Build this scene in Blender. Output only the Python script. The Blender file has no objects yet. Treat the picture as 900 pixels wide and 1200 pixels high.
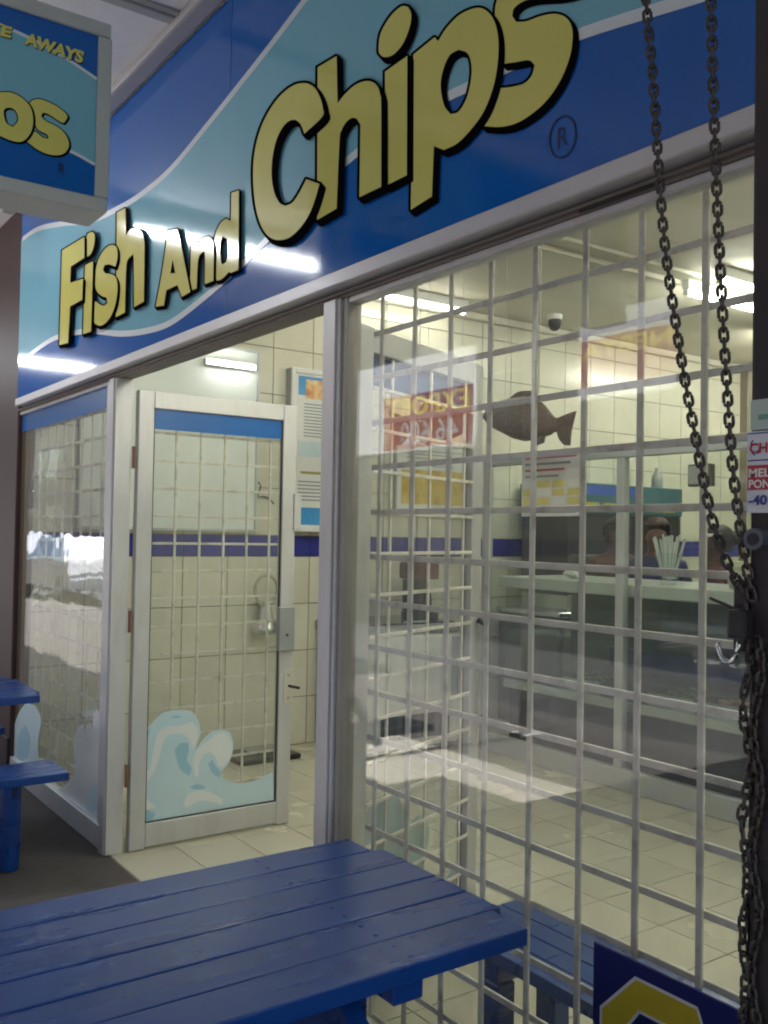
import bpy, bmesh, math, random
from mathutils import Vector, Matrix
from mathutils.geometry import tessellate_polygon
random.seed(7)
SC = bpy.context.scene
COL = SC.collection
R = math.radians

# ------------------------------------------------------------------ camera, sky, sun, exposure
# X runs along the shop front to the right, Y into the shop (glass line Y = 0), Z up
FPX, CX, CY = 1110.6, 450.0, 600.0
YAW, PITCH, ROLL = -0.95182, 0.02302, -0.0176
CAM = Vector((0.0, -1.52, 1.47))
_f = Vector((math.sin(YAW)*math.cos(PITCH), math.cos(YAW)*math.cos(PITCH), math.sin(PITCH)))
_r0 = Vector((math.cos(YAW), -math.sin(YAW), 0)); _d0 = _f.cross(_r0)
_c, _s = math.cos(ROLL), math.sin(ROLL)
_r = _c*_r0 + _s*_d0; _d = -_s*_r0 + _c*_d0
cam_data = bpy.data.cameras.new('camera'); cam = bpy.data.objects.new('camera', cam_data); COL.objects.link(cam)
cam.matrix_world = Matrix(((_r.x, -_d.x, -_f.x, CAM.x), (_r.y, -_d.y, -_f.y, CAM.y), (_r.z, -_d.z, -_f.z, CAM.z), (0, 0, 0, 1)))
cam_data.sensor_fit = 'HORIZONTAL'; cam_data.sensor_width = 36; cam_data.lens = FPX/900*36
cam_data.clip_start = 0.05; cam_data.clip_end = 2000
SC.camera = cam

SUN_EL, SUN_AZ = R(62), R(180)      # high sun over the street side (-Y)
world = bpy.data.worlds.new('World'); SC.world = world; world.use_nodes = True
wn = world.node_tree; bg = wn.nodes['Background']
sky = wn.nodes.new('ShaderNodeTexSky'); sky.sky_type = 'NISHITA'; sky.sun_disc = False
sky.sun_elevation = SUN_EL; sky.sun_rotation = SUN_AZ; sky.dust_density = 2.0
wn.links.new(sky.outputs[0], bg.inputs[0]); bg.inputs[1].default_value = 0.15
sd = bpy.data.lights.new('sun', 'SUN'); sd.energy = 5.0; sd.angle = R(0.5); sd.color = (1, 0.97, 0.93)
sun = bpy.data.objects.new('sun', sd); COL.objects.link(sun)
sun.rotation_euler = (R(90)-SUN_EL, 0, 0)     # tilted so that the light comes from -Y and above
sun.rotation_euler = Vector((0, math.cos(SUN_EL), -math.sin(SUN_EL))).to_track_quat('-Z', 'Y').to_euler()
sun.location = (0, -20, 40)
SC.view_settings.view_transform = 'Standard'; SC.view_settings.look = 'None'
SC.view_settings.exposure = 2.42; SC.view_settings.gamma = 1.0; SC.view_settings.use_curve_mapping = False
SC.cycles.use_denoising = True
SC.cycles.max_bounces = 10; SC.cycles.diffuse_bounces = 5; SC.cycles.glossy_bounces = 5
SC.cycles.transparent_max_bounces = 40; SC.cycles.sample_clamp_indirect = 6.0
SC.cycles.filter_width = 2.0
SC.cycles.caustics_reflective = False; SC.cycles.caustics_refractive = False
TUBE_IN, TUBE_OUT = 16.0, 14.0

# ------------------------------------------------------------------ pixel -> point on a known plane
def ray(x, y): return ((x-CX)/FPX)*_r + ((y-CY)/FPX)*_d + _f
def onY(x, y, Y=0.0): v = ray(x, y); return CAM + v*((Y-CAM.y)/v.y)
def onX(x, y, X): v = ray(x, y); return CAM + v*((X-CAM.x)/v.x)
def onZ(x, y, Z): v = ray(x, y); return CAM + v*((Z-CAM.z)/v.z)

# ------------------------------------------------------------------ materials
MATS = {}
def nmat(name, col, rough=0.5, metal=0.0, var=0.0, vscale=8.0, bump=0.0, bscale=40.0, coat=0.0, spec=None, dirt=None, dscale=3.0, damt=0.5, stretch=None, emit=None, estr=0.0, rvar=0.0, dlo=0.5, dhi=0.75, objvar=0.0):
    if name in MATS: return MATS[name]
    m = bpy.data.materials.new(name); m.use_nodes = True; t = m.node_tree; b = t.nodes['Principled BSDF']
    b.inputs['Roughness'].default_value = rough; b.inputs['Metallic'].default_value = metal
    b.inputs['Base Color'].default_value = (*col, 1); b.inputs['Coat Weight'].default_value = coat
    if spec is not None: b.inputs['Specular IOR Level'].default_value = spec
    if emit: b.inputs['Emission Color'].default_value = (*emit, 1); b.inputs['Emission Strength'].default_value = estr
    tc = t.nodes.new('ShaderNodeNewGeometry'); src = tc.outputs['Position']
    if stretch:
        mp = t.nodes.new('ShaderNodeMapping'); mp.inputs['Scale'].default_value = stretch
        t.links.new(src, mp.inputs[0]); src = mp.outputs[0]
    cur = None
    if var > 0 or rvar > 0:
        n = t.nodes.new('ShaderNodeTexNoise'); n.inputs['Scale'].default_value = vscale; n.inputs['Detail'].default_value = 6
        t.links.new(src, n.inputs['Vector'])
        if var > 0:
            mx = t.nodes.new('ShaderNodeMix'); mx.data_type = 'RGBA'
            mx.inputs[6].default_value = (*[c*(1-var) for c in col], 1); mx.inputs[7].default_value = (*[min(1, c*(1+var)) for c in col], 1)
            t.links.new(n.outputs[0], mx.inputs[0]); cur = mx.outputs[2]
        if rvar > 0:
            mr = t.nodes.new('ShaderNodeMapRange'); mr.inputs[3].default_value = max(0.02, rough-rvar); mr.inputs[4].default_value = min(1, rough+rvar)
            t.links.new(n.outputs[0], mr.inputs[0]); t.links.new(mr.outputs[0], b.inputs['Roughness'])
    if dirt:
        n2 = t.nodes.new('ShaderNodeTexNoise'); n2.inputs['Scale'].default_value = dscale; n2.inputs['Detail'].default_value = 8; n2.inputs['Roughness'].default_value = 0.7
        t.links.new(src, n2.inputs['Vector'])
        rp = t.nodes.new('ShaderNodeMapRange'); rp.inputs[1].default_value = dlo; rp.inputs[2].default_value = dhi; rp.inputs[4].default_value = damt
        t.links.new(n2.outputs[0], rp.inputs[0])
        mx = t.nodes.new('ShaderNodeMix'); mx.data_type = 'RGBA'; mx.inputs[6].default_value = (*col, 1); mx.inputs[7].default_value = (*dirt, 1)
        if cur: t.links.new(cur, mx.inputs[6])
        t.links.new(rp.outputs[0], mx.inputs[0]); cur = mx.outputs[2]
    if objvar > 0:      # each tile slightly different
        oi = t.nodes.new('ShaderNodeObjectInfo'); hs_ = t.nodes.new('ShaderNodeHueSaturation'); mr2 = t.nodes.new('ShaderNodeMapRange')
        mr2.inputs[3].default_value = 1-objvar; mr2.inputs[4].default_value = 1+objvar; t.links.new(oi.outputs['Random'], mr2.inputs[0]); t.links.new(mr2.outputs[0], hs_.inputs['Value'])
        hs_.inputs['Color'].default_value = (*col, 1)
        if cur: t.links.new(cur, hs_.inputs['Color'])
        cur = hs_.outputs[0]
    if cur: t.links.new(cur, b.inputs['Base Color'])
    if bump > 0:
        n3 = t.nodes.new('ShaderNodeTexNoise'); n3.inputs['Scale'].default_value = bscale; n3.inputs['Detail'].default_value = 4
        t.links.new(src, n3.inputs['Vector'])
        bp = t.nodes.new('ShaderNodeBump'); bp.inputs['Strength'].default_value = 1.0; bp.inputs['Distance'].default_value = bump
        t.links.new(n3.outputs[0], bp.inputs['Height']); t.links.new(bp.outputs[0], b.inputs['Normal'])
    MATS[name] = m; return m

def glass_mat(name, tint=(0.97, 0.98, 0.97), ior=1.5, wob=0.0006, smear_haze=0.0):
    m = bpy.data.materials.new(name); m.use_nodes = True; t = m.node_tree; t.nodes.clear()
    out = t.nodes.new('ShaderNodeOutputMaterial'); mix = t.nodes.new('ShaderNodeMixShader')
    tr = t.nodes.new('ShaderNodeBsdfTransparent'); tr.inputs[0].default_value = (*tint, 1)
    gl = t.nodes.new('ShaderNodeBsdfGlossy'); gl.inputs['Roughness'].default_value = 0.015
    fr = t.nodes.new('ShaderNodeFresnel'); geo = t.nodes.new('ShaderNodeNewGeometry')
    mi = t.nodes.new('ShaderNodeMix'); mi.inputs[2].default_value = ior; mi.inputs[3].default_value = 1/ior   # same reflectance on both faces of the pane
    t.links.new(geo.outputs['Backfacing'], mi.inputs[0]); t.links.new(mi.outputs[0], fr.inputs[0])
    n = t.nodes.new('ShaderNodeTexNoise'); n.inputs['Scale'].default_value = 2.5; t.links.new(geo.outputs['Position'], n.inputs['Vector'])
    bp = t.nodes.new('ShaderNodeBump'); bp.inputs['Distance'].default_value = wob; t.links.new(n.outputs[0], bp.inputs['Height']); t.links.new(bp.outputs[0], gl.inputs['Normal'])
    t.links.new(fr.outputs[0], mix.inputs[0]); t.links.new(tr.outputs[0], mix.inputs[1]); t.links.new(gl.outputs[0], mix.inputs[2])
    last = mix.outputs[0]
    if smear_haze > 0:   # dust film and smears, thickened to paint a pale haze on the glass
        df = t.nodes.new('ShaderNodeBsdfDiffuse'); df.inputs[0].default_value = (0.7, 0.7, 0.66, 1)
        n2 = t.nodes.new('ShaderNodeTexNoise'); n2.inputs['Scale'].default_value = 4; n2.inputs['Detail'].default_value = 8; t.links.new(geo.outputs['Position'], n2.inputs['Vector'])
        mr = t.nodes.new('ShaderNodeMapRange'); mr.inputs[1].default_value = 0.4; mr.inputs[2].default_value = 0.8; mr.inputs[3].default_value = smear_haze*0.3; mr.inputs[4].default_value = smear_haze
        t.links.new(n2.outputs[0], mr.inputs[0])
        m2 = t.nodes.new('ShaderNodeMixShader'); t.links.new(mr.outputs[0], m2.inputs[0]); t.links.new(last, m2.inputs[1]); t.links.new(df.outputs[0], m2.inputs[2]); last = m2.outputs[0]
    t.links.new(last, out.inputs[0]); return m

def emit_mat(name, col, s):
    m = bpy.data.materials.new(name); m.use_nodes = True; t = m.node_tree; t.nodes.clear()
    out = t.nodes.new('ShaderNodeOutputMaterial'); e = t.nodes.new('ShaderNodeEmission'); e.inputs[0].default_value = (*col, 1); e.inputs[1].default_value = s
    t.links.new(e.outputs[0], out.inputs[0]); return m

ALU = nmat('aluminium', (0.60, 0.60, 0.60), 0.42, 0.3, var=0.06, vscale=5, dirt=(0.34, 0.31, 0.27), dscale=9, damt=0.35, rvar=0.08, stretch=(1, 1, .25))
ALU_IN = nmat('aluminium_inner', (0.50, 0.53, 0.53), 0.4, 0.35, var=0.08)
BARM = nmat('cream_bar_paint', (0.76, 0.74, 0.66), 0.5, var=0.1, vscale=12, dirt=(0.16, 0.11, 0.07), dscale=16, damt=0.7)
GLASS = glass_mat('window_glass', smear_haze=0.08)
GLASS_OLD = glass_mat('wavy_old_glass', wob=0.004, smear_haze=0.10)
GLASS_IN = glass_mat('counter_glass', (0.95, 0.98, 0.97), ior=1.4, smear_haze=0.01)
SIGNBLUE = nmat('sign_blue', (0.005, 0.12, 0.48), 0.105, var=0.06, vscale=2, bump=0.0016, bscale=2.6, dirt=(0.02, 0.10, 0.36), dscale=6, damt=0.3, stretch=(1, 1, .3))
SIGNCYAN = nmat('sign_light_blue', (0.20, 0.50, 0.64), 0.105, var=0.05, vscale=2, bump=0.0016, bscale=2.6, dirt=(0.2, 0.40, 0.5), dscale=6, damt=0.25, stretch=(1, 1, .3))
SIGNWHITE = nmat('sign_white', (0.70, 0.79, 0.83), 0.25)
SIGNYEL = nmat('sign_yellow', (0.70, 0.67, 0.17), 0.11, var=0.06, vscale=5, bump=0.0016, bscale=2.6)
SIGNBLK = nmat('sign_black', (0.005, 0.004, 0.006), 0.85, spec=0.0)
SIGNDK = nmat('sign_dark_blue', (0.006, 0.02, 0.10), 0.3)
CREAM = nmat('wall_tile_cream', (0.64, 0.63, 0.525), 0.2, var=0.04, vscale=3, dirt=(0.45, 0.41, 0.28), dscale=9, damt=0.25, objvar=0.05, rvar=.06)
BLUETILE = nmat('wall_tile_blue', (0.03, 0.035, 0.26), 0.15, var=0.06)
GROUT = nmat('grout', (0.20, 0.17, 0.12), 0.9)
FLOORT = nmat('floor_tile_cream', (0.56, 0.54, 0.43), 0.26, var=0.06, vscale=2, dirt=(0.42, 0.39, 0.30), dscale=22, damt=0.1, rvar=0.05, objvar=0.06)
CEILM = nmat('shop_ceiling_paint', (0.60, 0.58, 0.48), 0.7, var=0.04, vscale=2)
VERM = nmat('verandah_ceiling_paint', (0.80, 0.80, 0.82), 0.7, var=0.05, vscale=2, dirt=(0.6, 0.58, 0.55), dscale=3, damt=0.4)
BLUEPAINT = nmat('blue_bench_paint', (0.007, 0.050, 0.235), 0.28, var=0.09, vscale=2.5, dirt=(0.10, 0.16, 0.32), dscale=20, damt=0.5, dlo=.74, dhi=.80, bump=0.0004, bscale=14, stretch=(5, .8, 5), rvar=0.05)
MAROON = nmat('maroon_paint', (0.045, 0.020, 0.018), 0.5, var=0.12, dirt=(0.04, 0.025, 0.02), damt=0.5)
PAVE = nmat('pavement_dark', (0.075, 0.066, 0.062), 0.8, var=0.2, vscale=25, bump=0.003, bscale=60, dirt=(0.03, 0.026, 0.024), dscale=3, damt=0.6)
SUNPATCH = nmat('sun_patch_pale', (0.42, 0.39, 0.35), 0.85, var=0.12, vscale=12, bump=0.003, bscale=80)
ASPH = nmat('asphalt', (0.04, 0.04, 0.042), 0.85, var=0.2, vscale=30, bump=0.004, bscale=90)
KERBM = nmat('kerb_stone', (0.10, 0.095, 0.09), 0.85, var=0.12, vscale=14)
WHITEP = nmat('white_plastic', (0.72, 0.73, 0.72), 0.35, var=0.03)
BOARDM = nmat('whiteboard', (0.72, 0.78, 0.76), 0.4, var=0.02)
GREYP = nmat('grey_plastic', (0.30, 0.32, 0.32), 0.4, var=0.06)
DARKP = nmat('dark_plastic', (0.02, 0.02, 0.022), 0.4)
STEEL = nmat('stainless_steel', (0.62, 0.63, 0.63), 0.22, 0.95, var=0.06)
CHAINM = nmat('chain_iron', (0.055, 0.048, 0.045), 0.5, 0.45, var=0.35, vscale=60, dirt=(0.09, 0.05, 0.03), dscale=40, damt=0.6)
POSTM = nmat('post_black', (0.028, 0.022, 0.026), 0.5, var=0.2, bump=0.001)
TUBEM = emit_mat('fluorescent_tube_lit', (0.97, 0.97, 0.84), TUBE_IN)
TUBEO = emit_mat('verandah_tube_lit', (0.92, 0.97, 1.0), TUBE_OUT)

# ------------------------------------------------------------------ mesh and object helpers
def bm_box(bm, x0, x1, y0, y1, z0, z1):
    v = [bm.verts.new((x, y, z)) for z in (z0, z1) for y in (y0, y1) for x in (x0, x1)]
    for f in ((0, 2, 3, 1), (4, 5, 7, 6), (0, 1, 5, 4), (2, 6, 7, 3), (0, 4, 6, 2), (1, 3, 7, 5)):
        bm.faces.new([v[i] for i in f])
def box(x0, x1, y0, y1, z0, z1, bev=0.0, seg=1):
    bm = bmesh.new(); bm_box(bm, x0, x1, y0, y1, z0, z1)
    if bev > 0: bmesh.ops.bevel(bm, geom=bm.edges[:], offset=bev, segments=seg, affect='EDGES', profile=0.6)
    return bm
def frame_at(a, b):
    a, b = Vector(a), Vector(b); w = (b-a).normalized()
    u = w.cross(Vector((0, 0, 1))) if abs(w.z) < 0.95 else w.cross(Vector((1, 0, 0)))
    u.normalize(); return u, w.cross(u).normalized()
def tube(pts, rad, n=8, closed=False, bm=None, caps=True):
    bm = bm or bmesh.new(); pts = [Vector(p) for p in pts]; N = len(pts); rings = []
    rr = rad if isinstance(rad, (list, tuple)) else [rad]*N
    for i, p in enumerate(pts):
        a = pts[(i-1) % N] if closed or i else p; b = pts[(i+1) % N] if closed or i < N-1 else p
        u, v = frame_at(a, b)
        rings.append([bm.verts.new(p + (u*math.cos(2*math.pi*k/n)+v*math.sin(2*math.pi*k/n))*rr[i]) for k in range(n)])
    for i in range(N if closed else N-1):
        A, B = rings[i], rings[(i+1) % N]
        for k in range(n): bm.faces.new((A[k], A[(k+1) % n], B[(k+1) % n], B[k]))
    if caps and not closed: bm.faces.new(rings[0][::-1]); bm.faces.new(rings[-1])
    bmesh.ops.recalc_face_normals(bm, faces=bm.faces[:])
    return bm
def beam(a, b, w, h):   # rectangular bar from a to b
    bm = bmesh.new(); u, v = frame_at(a, b); a, b = Vector(a), Vector(b)
    q = [bm.verts.new(p+u*sx*w/2+v*sy*h/2) for p in (a, b) for sx, sy in ((-1, -1), (1, -1), (1, 1), (-1, 1))]
    for f in ((0, 1, 2, 3), (7, 6, 5, 4), (0, 4, 5, 1), (1, 5, 6, 2), (2, 6, 7, 3), (3, 7, 4, 0)): bm.faces.new([q[i] for i in f])
    bmesh.ops.recalc_face_normals(bm, faces=bm.faces[:]); return bm
def lathe(prof, n=16, c=(0, 0, 0)):
    bm = bmesh.new(); rings = []
    for r, z in prof:
        rings.append([bm.verts.new((c[0]+r*math.cos(2*math.pi*k/n), c[1]+r*math.sin(2*math.pi*k/n), c[2]+z)) for k in range(n)])
    for A, B in zip(rings, rings[1:]):
        for k in range(n): bm.faces.new((A[k], A[(k+1) % n], B[(k+1) % n], B[k]))
    bm.faces.new(rings[0][::-1]); bm.faces.new(rings[-1])
    bmesh.ops.remove_doubles(bm, verts=bm.verts[:], dist=1e-5)
    return bm
def to_mesh(name, bm, smooth=False):
    me = bpy.data.meshes.new(name); bm.to_mesh(me); bm.free()
    if smooth:
        for p in me.polygons: p.use_smooth = True
    return me
def origin(o):
    l = Vector((0, 0, 0))
    while o: l += o.location; o = o.parent
    return l
def obj(name, bm, mat, parent=None, smooth=False, world=True):
    me = bm if isinstance(bm, bpy.types.Mesh) else to_mesh(name, bm, smooth)
    if world and parent: me.transform(Matrix.Translation(-origin(parent)))
    me.materials.clear(); me.materials.append(mat)
    o = bpy.data.objects.new(name, me); COL.objects.link(o)
    if parent: o.parent = parent
    return o
def inst(name, me, loc, parent=None, rot=None):
    o = bpy.data.objects.new(name, me); COL.objects.link(o)
    o.location = Vector(loc) - (origin(parent) if parent else Vector((0, 0, 0)))
    if rot: o.rotation_euler = rot
    if parent: o.parent = parent
    return o
def tag(o, label=None, cat=None, group=None, kind=None):
    if label: o['label'] = label
    if cat: o['category'] = cat
    if group: o['group'] = group
    if kind: o['kind'] = kind
    return o
def thing(name, label, cat, loc=(0, 0, 0), rotz=0, group=None):
    o = bpy.data.objects.new(name, None); o.empty_display_size = 0.1; COL.objects.link(o)
    o.location = loc; o.rotation_euler = (0, 0, rotz); return tag(o, label, cat, group)
def struct(name, bm, mat, label=None): return tag(obj(name, bm, mat), kind='structure', label=label)
def copy_tree(o, parent=None):
    c = o.copy(); COL.objects.link(c); c.parent = parent
    for ch in list(o.children): copy_tree(ch, c)
    return c

# ---- flat prints: closed outlines, smoothed except at sharp corners
def smooth_loop(pts, sub=5, ang=48):
    n = len(pts); P = [Vector((p[0], p[1])) for p in pts]; sharp = []
    for i in range(n):
        a = P[i]-P[i-1]; b = P[(i+1) % n]-P[i]
        sharp.append(a.length > 1e-6 and b.length > 1e-6 and a.angle(b) > R(ang))
    out = []
    for i in range(n):
        p1, p2 = P[i], P[(i+1) % n]
        p0 = p1-(p2-p1) if sharp[i] else P[i-1]
        p3 = p2+(p2-p1) if sharp[(i+1) % n] else P[(i+2) % n]
        for k in range(sub):
            t = k/sub
            out.append(0.5*((2*p1)+(p2-p0)*t+(2*p0-5*p1+4*p2-p3)*t*t+(3*p1-p0-3*p2+p3)*t**3))
    return out
def fill(loops, to3d):
    bm = bmesh.new(); flat = []; L3 = []
    for lp in loops:
        L3.append([Vector((p[0], p[1], 0)) for p in lp]); flat += [bm.verts.new(to3d(p[0], p[1])) for p in lp]
    for tri in tessellate_polygon(L3):
        try: bm.faces.new([flat[i] for i in tri])
        except ValueError: pass
    bmesh.ops.recalc_face_normals(bm, faces=bm.faces[:]); return bm
def stroke(bm, lp, w, to3d, closed=True):
    n = len(lp)
    for i in range(n if closed else n-1):
        a, b = Vector((lp[i][0], lp[i][1])), Vector((lp[(i+1) % n][0], lp[(i+1) % n][1]))
        if (b-a).length < 1e-6: continue
        u = (b-a).normalized(); v = Vector((-u.y, u.x))*w/2
        a2, b2 = a-u*w*0.25, b+u*w*0.25
        bm.faces.new([bm.verts.new(to3d(q.x, q.y)) for q in (a2-v, b2-v, b2+v, a2+v)])
def line_strip(P, hw, nrm):     # an even ribbon of half width hw along points, lying in the plane of nrm
    bm = bmesh.new(); prev = None
    for i, p in enumerate(P):
        u = (P[min(i+1, len(P)-1)]-P[max(i-1, 0)]).normalized(); v = u.cross(nrm)*hw
        cur = (bm.verts.new(p-v), bm.verts.new(p+v))
        if prev: bm.faces.new((prev[0], cur[0], cur[1], prev[1]))
        prev = cur
    return bm
def spread(bm, axis):           # no two faces of an outline share a plane
    bmesh.ops.split_edges(bm, edges=bm.edges[:])
    for i, f in enumerate(bm.faces):
        for v in f.verts: v.co += axis*(i*4e-7)
def text_loops(s, bold=0.0):
    cu = bpy.data.curves.new('t', 'FONT'); cu.body = s; cu.size = 1.0; cu.offset = bold; cu.fill_mode = 'FRONT'; cu.resolution_u = 4
    o = bpy.data.objects.new('t', cu); COL.objects.link(o); dg = bpy.context.evaluated_depsgraph_get(); dg.update()
    me = bpy.data.meshes.new_from_object(o.evaluated_get(dg)); bpy.data.objects.remove(o); bpy.data.curves.remove(cu)
    vs = [v.co.copy() for v in me.vertices]; fs = [list(p.vertices) for p in me.polygons]; bpy.data.meshes.remove(me)
    x0 = min(v.x for v in vs); x1 = max(v.x for v in vs); y0 = min(v.y for v in vs); y1 = max(v.y for v in vs)
    return [((v.x-x0)/(x1-x0), (v.y-y0)/(y1-y0)) for v in vs], fs
def text_bm(s, to3d, bold=0.0):   # to3d maps (0..1, 0..1) onto the place of the words
    vs, fs = text_loops(s, bold); bm = bmesh.new(); V = [bm.verts.new(to3d(u, v)) for u, v in vs]
    for f in fs:
        try: bm.faces.new([V[i] for i in f])
        except ValueError: pass
    return bm
def quad_map(p00, p10, p11, p01):
    a, b, c, d = map(Vector, (p00, p10, p11, p01))
    return lambda u, v: (a*(1-u)+b*u)*(1-v)+(d*(1-u)+c*u)*v

# ------------------------------------------------------------------ ground, street, shell of the shop
struct('street_ground', box(-120, 120, -120, 30, -0.35, -0.16), ASPH)
struct('road', box(-120, 120, -12.0, -4.25, -0.158, -0.150), ASPH)
struct('pavement', box(-30, 20, -3.95, -0.012, -0.14, -0.004), PAVE)
k = struct('kerb', box(-30, 20, -4.25, -3.952, -0.158, -0.002, 0.02, 2), KERBM)
ps = struct('sun_patch_strip', box(-8.5, 20, -2.62, -1.62, -0.003, 0.002), SUNPATCH)  # unseen pale strip added: its colour shapes the sun patch mirrored in the glass
struct('far_pavement', box(-60, 60, -14, -12.002, -0.158, -0.03, 0.02), KERBM)

fl = struct('floor', box(-6.0, 2.4, -0.01, 7.1, -0.12, -0.006), GROUT)
TS = 0.295; tile_me = to_mesh('floor_tile', box(-TS/2+.0022, TS/2-.0022, -TS/2+.0022, TS/2-.0022, -0.0058, 0.0, 0.0015)); tile_me.materials.append(FLOORT)
tx0 = -2.34 - TS*12
for j in range(10):
    for i in range(24):
        x = tx0+TS*(i+.5)
        if x > 0.9: continue
        o = inst('floor_tile', tile_me, (x, -0.01+TS*(j+.5)+.004, random.uniform(-.0006, .0003)), fl)
rest = bmesh.new()
for j in range(10, 24):
    for i in range(27):
        x = tx0+TS*(i+.5); y = -0.006+TS*(j+.5)
        if x < 2.2: bm_box(rest, x-TS/2+.0022, x+TS/2-.0022, y-TS/2+.0022, y+TS/2-.0022, -.0058, 0)
tag(obj('floor_tile_field', rest, FLOORT, fl), kind='stuff')

WX = -5.72
wall = thing('tiled_side_wall', 'cream tiled side wall with a dark blue tile stripe behind the whiteboard', 'wall', (WX, 3.5, 0))
obj('backing', box(WX-0.2, WX-0.0085, 0.0, 7.1, -0.1, 3.24), GROUT, wall)
rows = [0.0, 0.327, 0.651, 0.975, 1.302, 1.445, 1.767, 2.089, 2.411, 2.733, 3.055, 3.22]; TW = 0.3155
cols = 22; tm = {}
for r in range(11):
    h = rows[r+1]-rows[r]
    me = to_mesh('wall_tile', box(-0.008, 0, -TW/2+.0025, TW/2-.0025, 0.0025, h-.0025, 0.0018)); me.materials.append(BLUETILE if r == 4 else CREAM)
    for c in range(cols):
        y = 0.026+TW*(c+.5)
        inst('wall_tile', me, (WX+random.uniform(-.0008, .0006), y, rows[r]), wall)
bw = thing('back_wall', 'cream tiled back wall of the kitchen behind the counter', 'wall', (-1.6, 7.1, 0))
obj('backing', box(-5.9, 2.6, 7.1, 7.3, -.1, 3.24), CREAM, bw)
rw = thing('far_side_wall', 'plain cream side wall opposite the blue striped tiled wall', 'wall', (2.4, 3.5, 0))
obj('backing', box(2.4, 2.6, 0.1, 7.1, -.1, 3.24), CREAM, rw)
struct('ceiling', box(-5.92, 2.6, 0.06, 7.3, 3.24, 3.34), CEILM)
cn = thing('cornice', 'cream ceiling cornice along the top of the tiled side wall', 'cornice', (WX, 3.5, 3.2))
obj('moulding', box(WX+.002, WX+.06, 0.1, 7.09, 3.175, 3.238, 0.02, 2), CEILM, cn)
cd = thing('ceiling_conduit', 'cream cable trunking running along the shop ceiling', 'conduit', (-4.1, 3, 3.2))
obj('trunking', box(-4.13, -4.08, 0.3, 7.05, 3.205, 3.239, 0.004), CEILM, cd)
obj('trunking', box(-3.93, -3.90, 0.3, 7.05, 3.215, 3.239, 0.004), CEILM, cd)

ST, SB = 3.40, 2.225          # top and bottom of the sign fascia
fw = thing('front_wall', 'plastered shop wall carrying the painted fascia sign', 'wall', (-2, 0.02, 2.3))
obj('plaster', box(-6.0, 6, 0.012, 0.058, SB-.03, 5.0), nmat('plaster', (0.5, 0.48, 0.44), 0.8, var=.06), fw)
nb = thing('neighbour_pier', 'dark maroon painted wall pier beside the end of the shop front', 'pier', (-6.4, 0, 0))
obj('pier', box(-7.4, -5.885, -0.03, 0.25, -0.003, 5.0, 0.006), MAROON, nb)
obj('plinth', box(-7.405, -5.884, -0.045, -0.031, -0.003, 0.22, 0.004), nmat('plinth_dark', (0.03, 0.02, 0.02), .6, var=.1), nb)
ns = thing('neighbour_wall', 'plain plastered wall of the shop next door past the maroon pier', 'wall', (-18, 0, 0))
obj('plaster', box(-30, -7.42, 0.0, 0.3, -.003, 5.0), nmat('plaster_grey', (0.4, 0.38, 0.35), 0.8, var=.08), ns)
n2 = thing('neighbour_wall', 'plain plastered wall continuing past the window behind the black post', 'wall', (4, 0, 0))
obj('plaster', box(0.75, 12, 0.0, 0.011, -.003, 2.19), MATS['plaster_grey'], n2)

# verandah roof, with an unseen extension added to bound the sun patch
struct('neighbour_ceiling_dimmed', box(-30, -7.401, -3.55, 0.011, ST+.012, ST+.05), nmat('ceiling_dimmed_tone', (.22, .19, .16), .7, var=.1))  # dark tone made up to dim the ceiling mirrored in the far window
ve = struct('verandah_ceiling', box(-7.4, 12, -3.55, 0.011, ST+.012, ST+.05), VERM)
v2 = struct('verandah_roof', box(-30, 12, -3.6, 0.011, ST+.06, ST+.16), nmat('roof_sheet', (0.3, 0.3, 0.3), .5, .3))
v3 = struct('sun_blocker_roof', box(-3.75, 12, -4.7, -3.602, ST+.02, ST+.12), MATS['roof_sheet'])  # unseen, added to shade the pavement beyond the sun patch
bx = thing('cover_strip', 'white cover batten across the verandah ceiling running out to the street', 'batten', (-3.37, -1.3, ST))
obj('strip', box(-3.40, -3.35, -3.5, -0.075, ST-.004, ST+.0115, 0.003), nmat('strip_grey', (.42, .41, .41), .6, var=.1), bx)
obj('conduit_pipe', tube([(-3.32, -3.5, ST+.002), (-3.32, -.08, ST+.002)], 0.009, 8), MATS['strip_grey'], bx)
b2 = copy_tree(bx); b2.location.x = -6.37; tag(b2, 'white verandah ceiling batten nearer the maroon pier', 'batten')
cv = thing('ceiling_cove', 'grey cove moulding between verandah ceiling and blue fascia sign', 'moulding', (-2, -.06, ST))
obj('cove', box(-6.0, 6, -0.14, -0.062, ST-.03, ST+.0115, 0.012, 2), MATS['strip_grey'], cv)  # a darker grey than the verandah ceiling
for i, x in enumerate((-8.5, -5.1, -1.2, 3.0)):
    p = thing('verandah_post', ['slim white verandah post furthest past the maroon pier', 'slim white verandah post opposite the far shop window', 'slim white verandah post between the banner signs', 'slim white verandah post beyond the banner signs'][i], 'post', (x, -3.4, 0), group='verandah posts along the kerb')
    obj('shaft', tube([(x, -3.42, 0.0), (x, -3.42, ST+.011)], 0.045, 14), nmat('post_white', (.5, .49, .47), .5, var=.1), p, smooth=True)
    obj('base_plate', box(x-.09, x+.09, -3.51, -3.33, -0.0035, .02, .003), MATS['post_white'], p)

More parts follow.
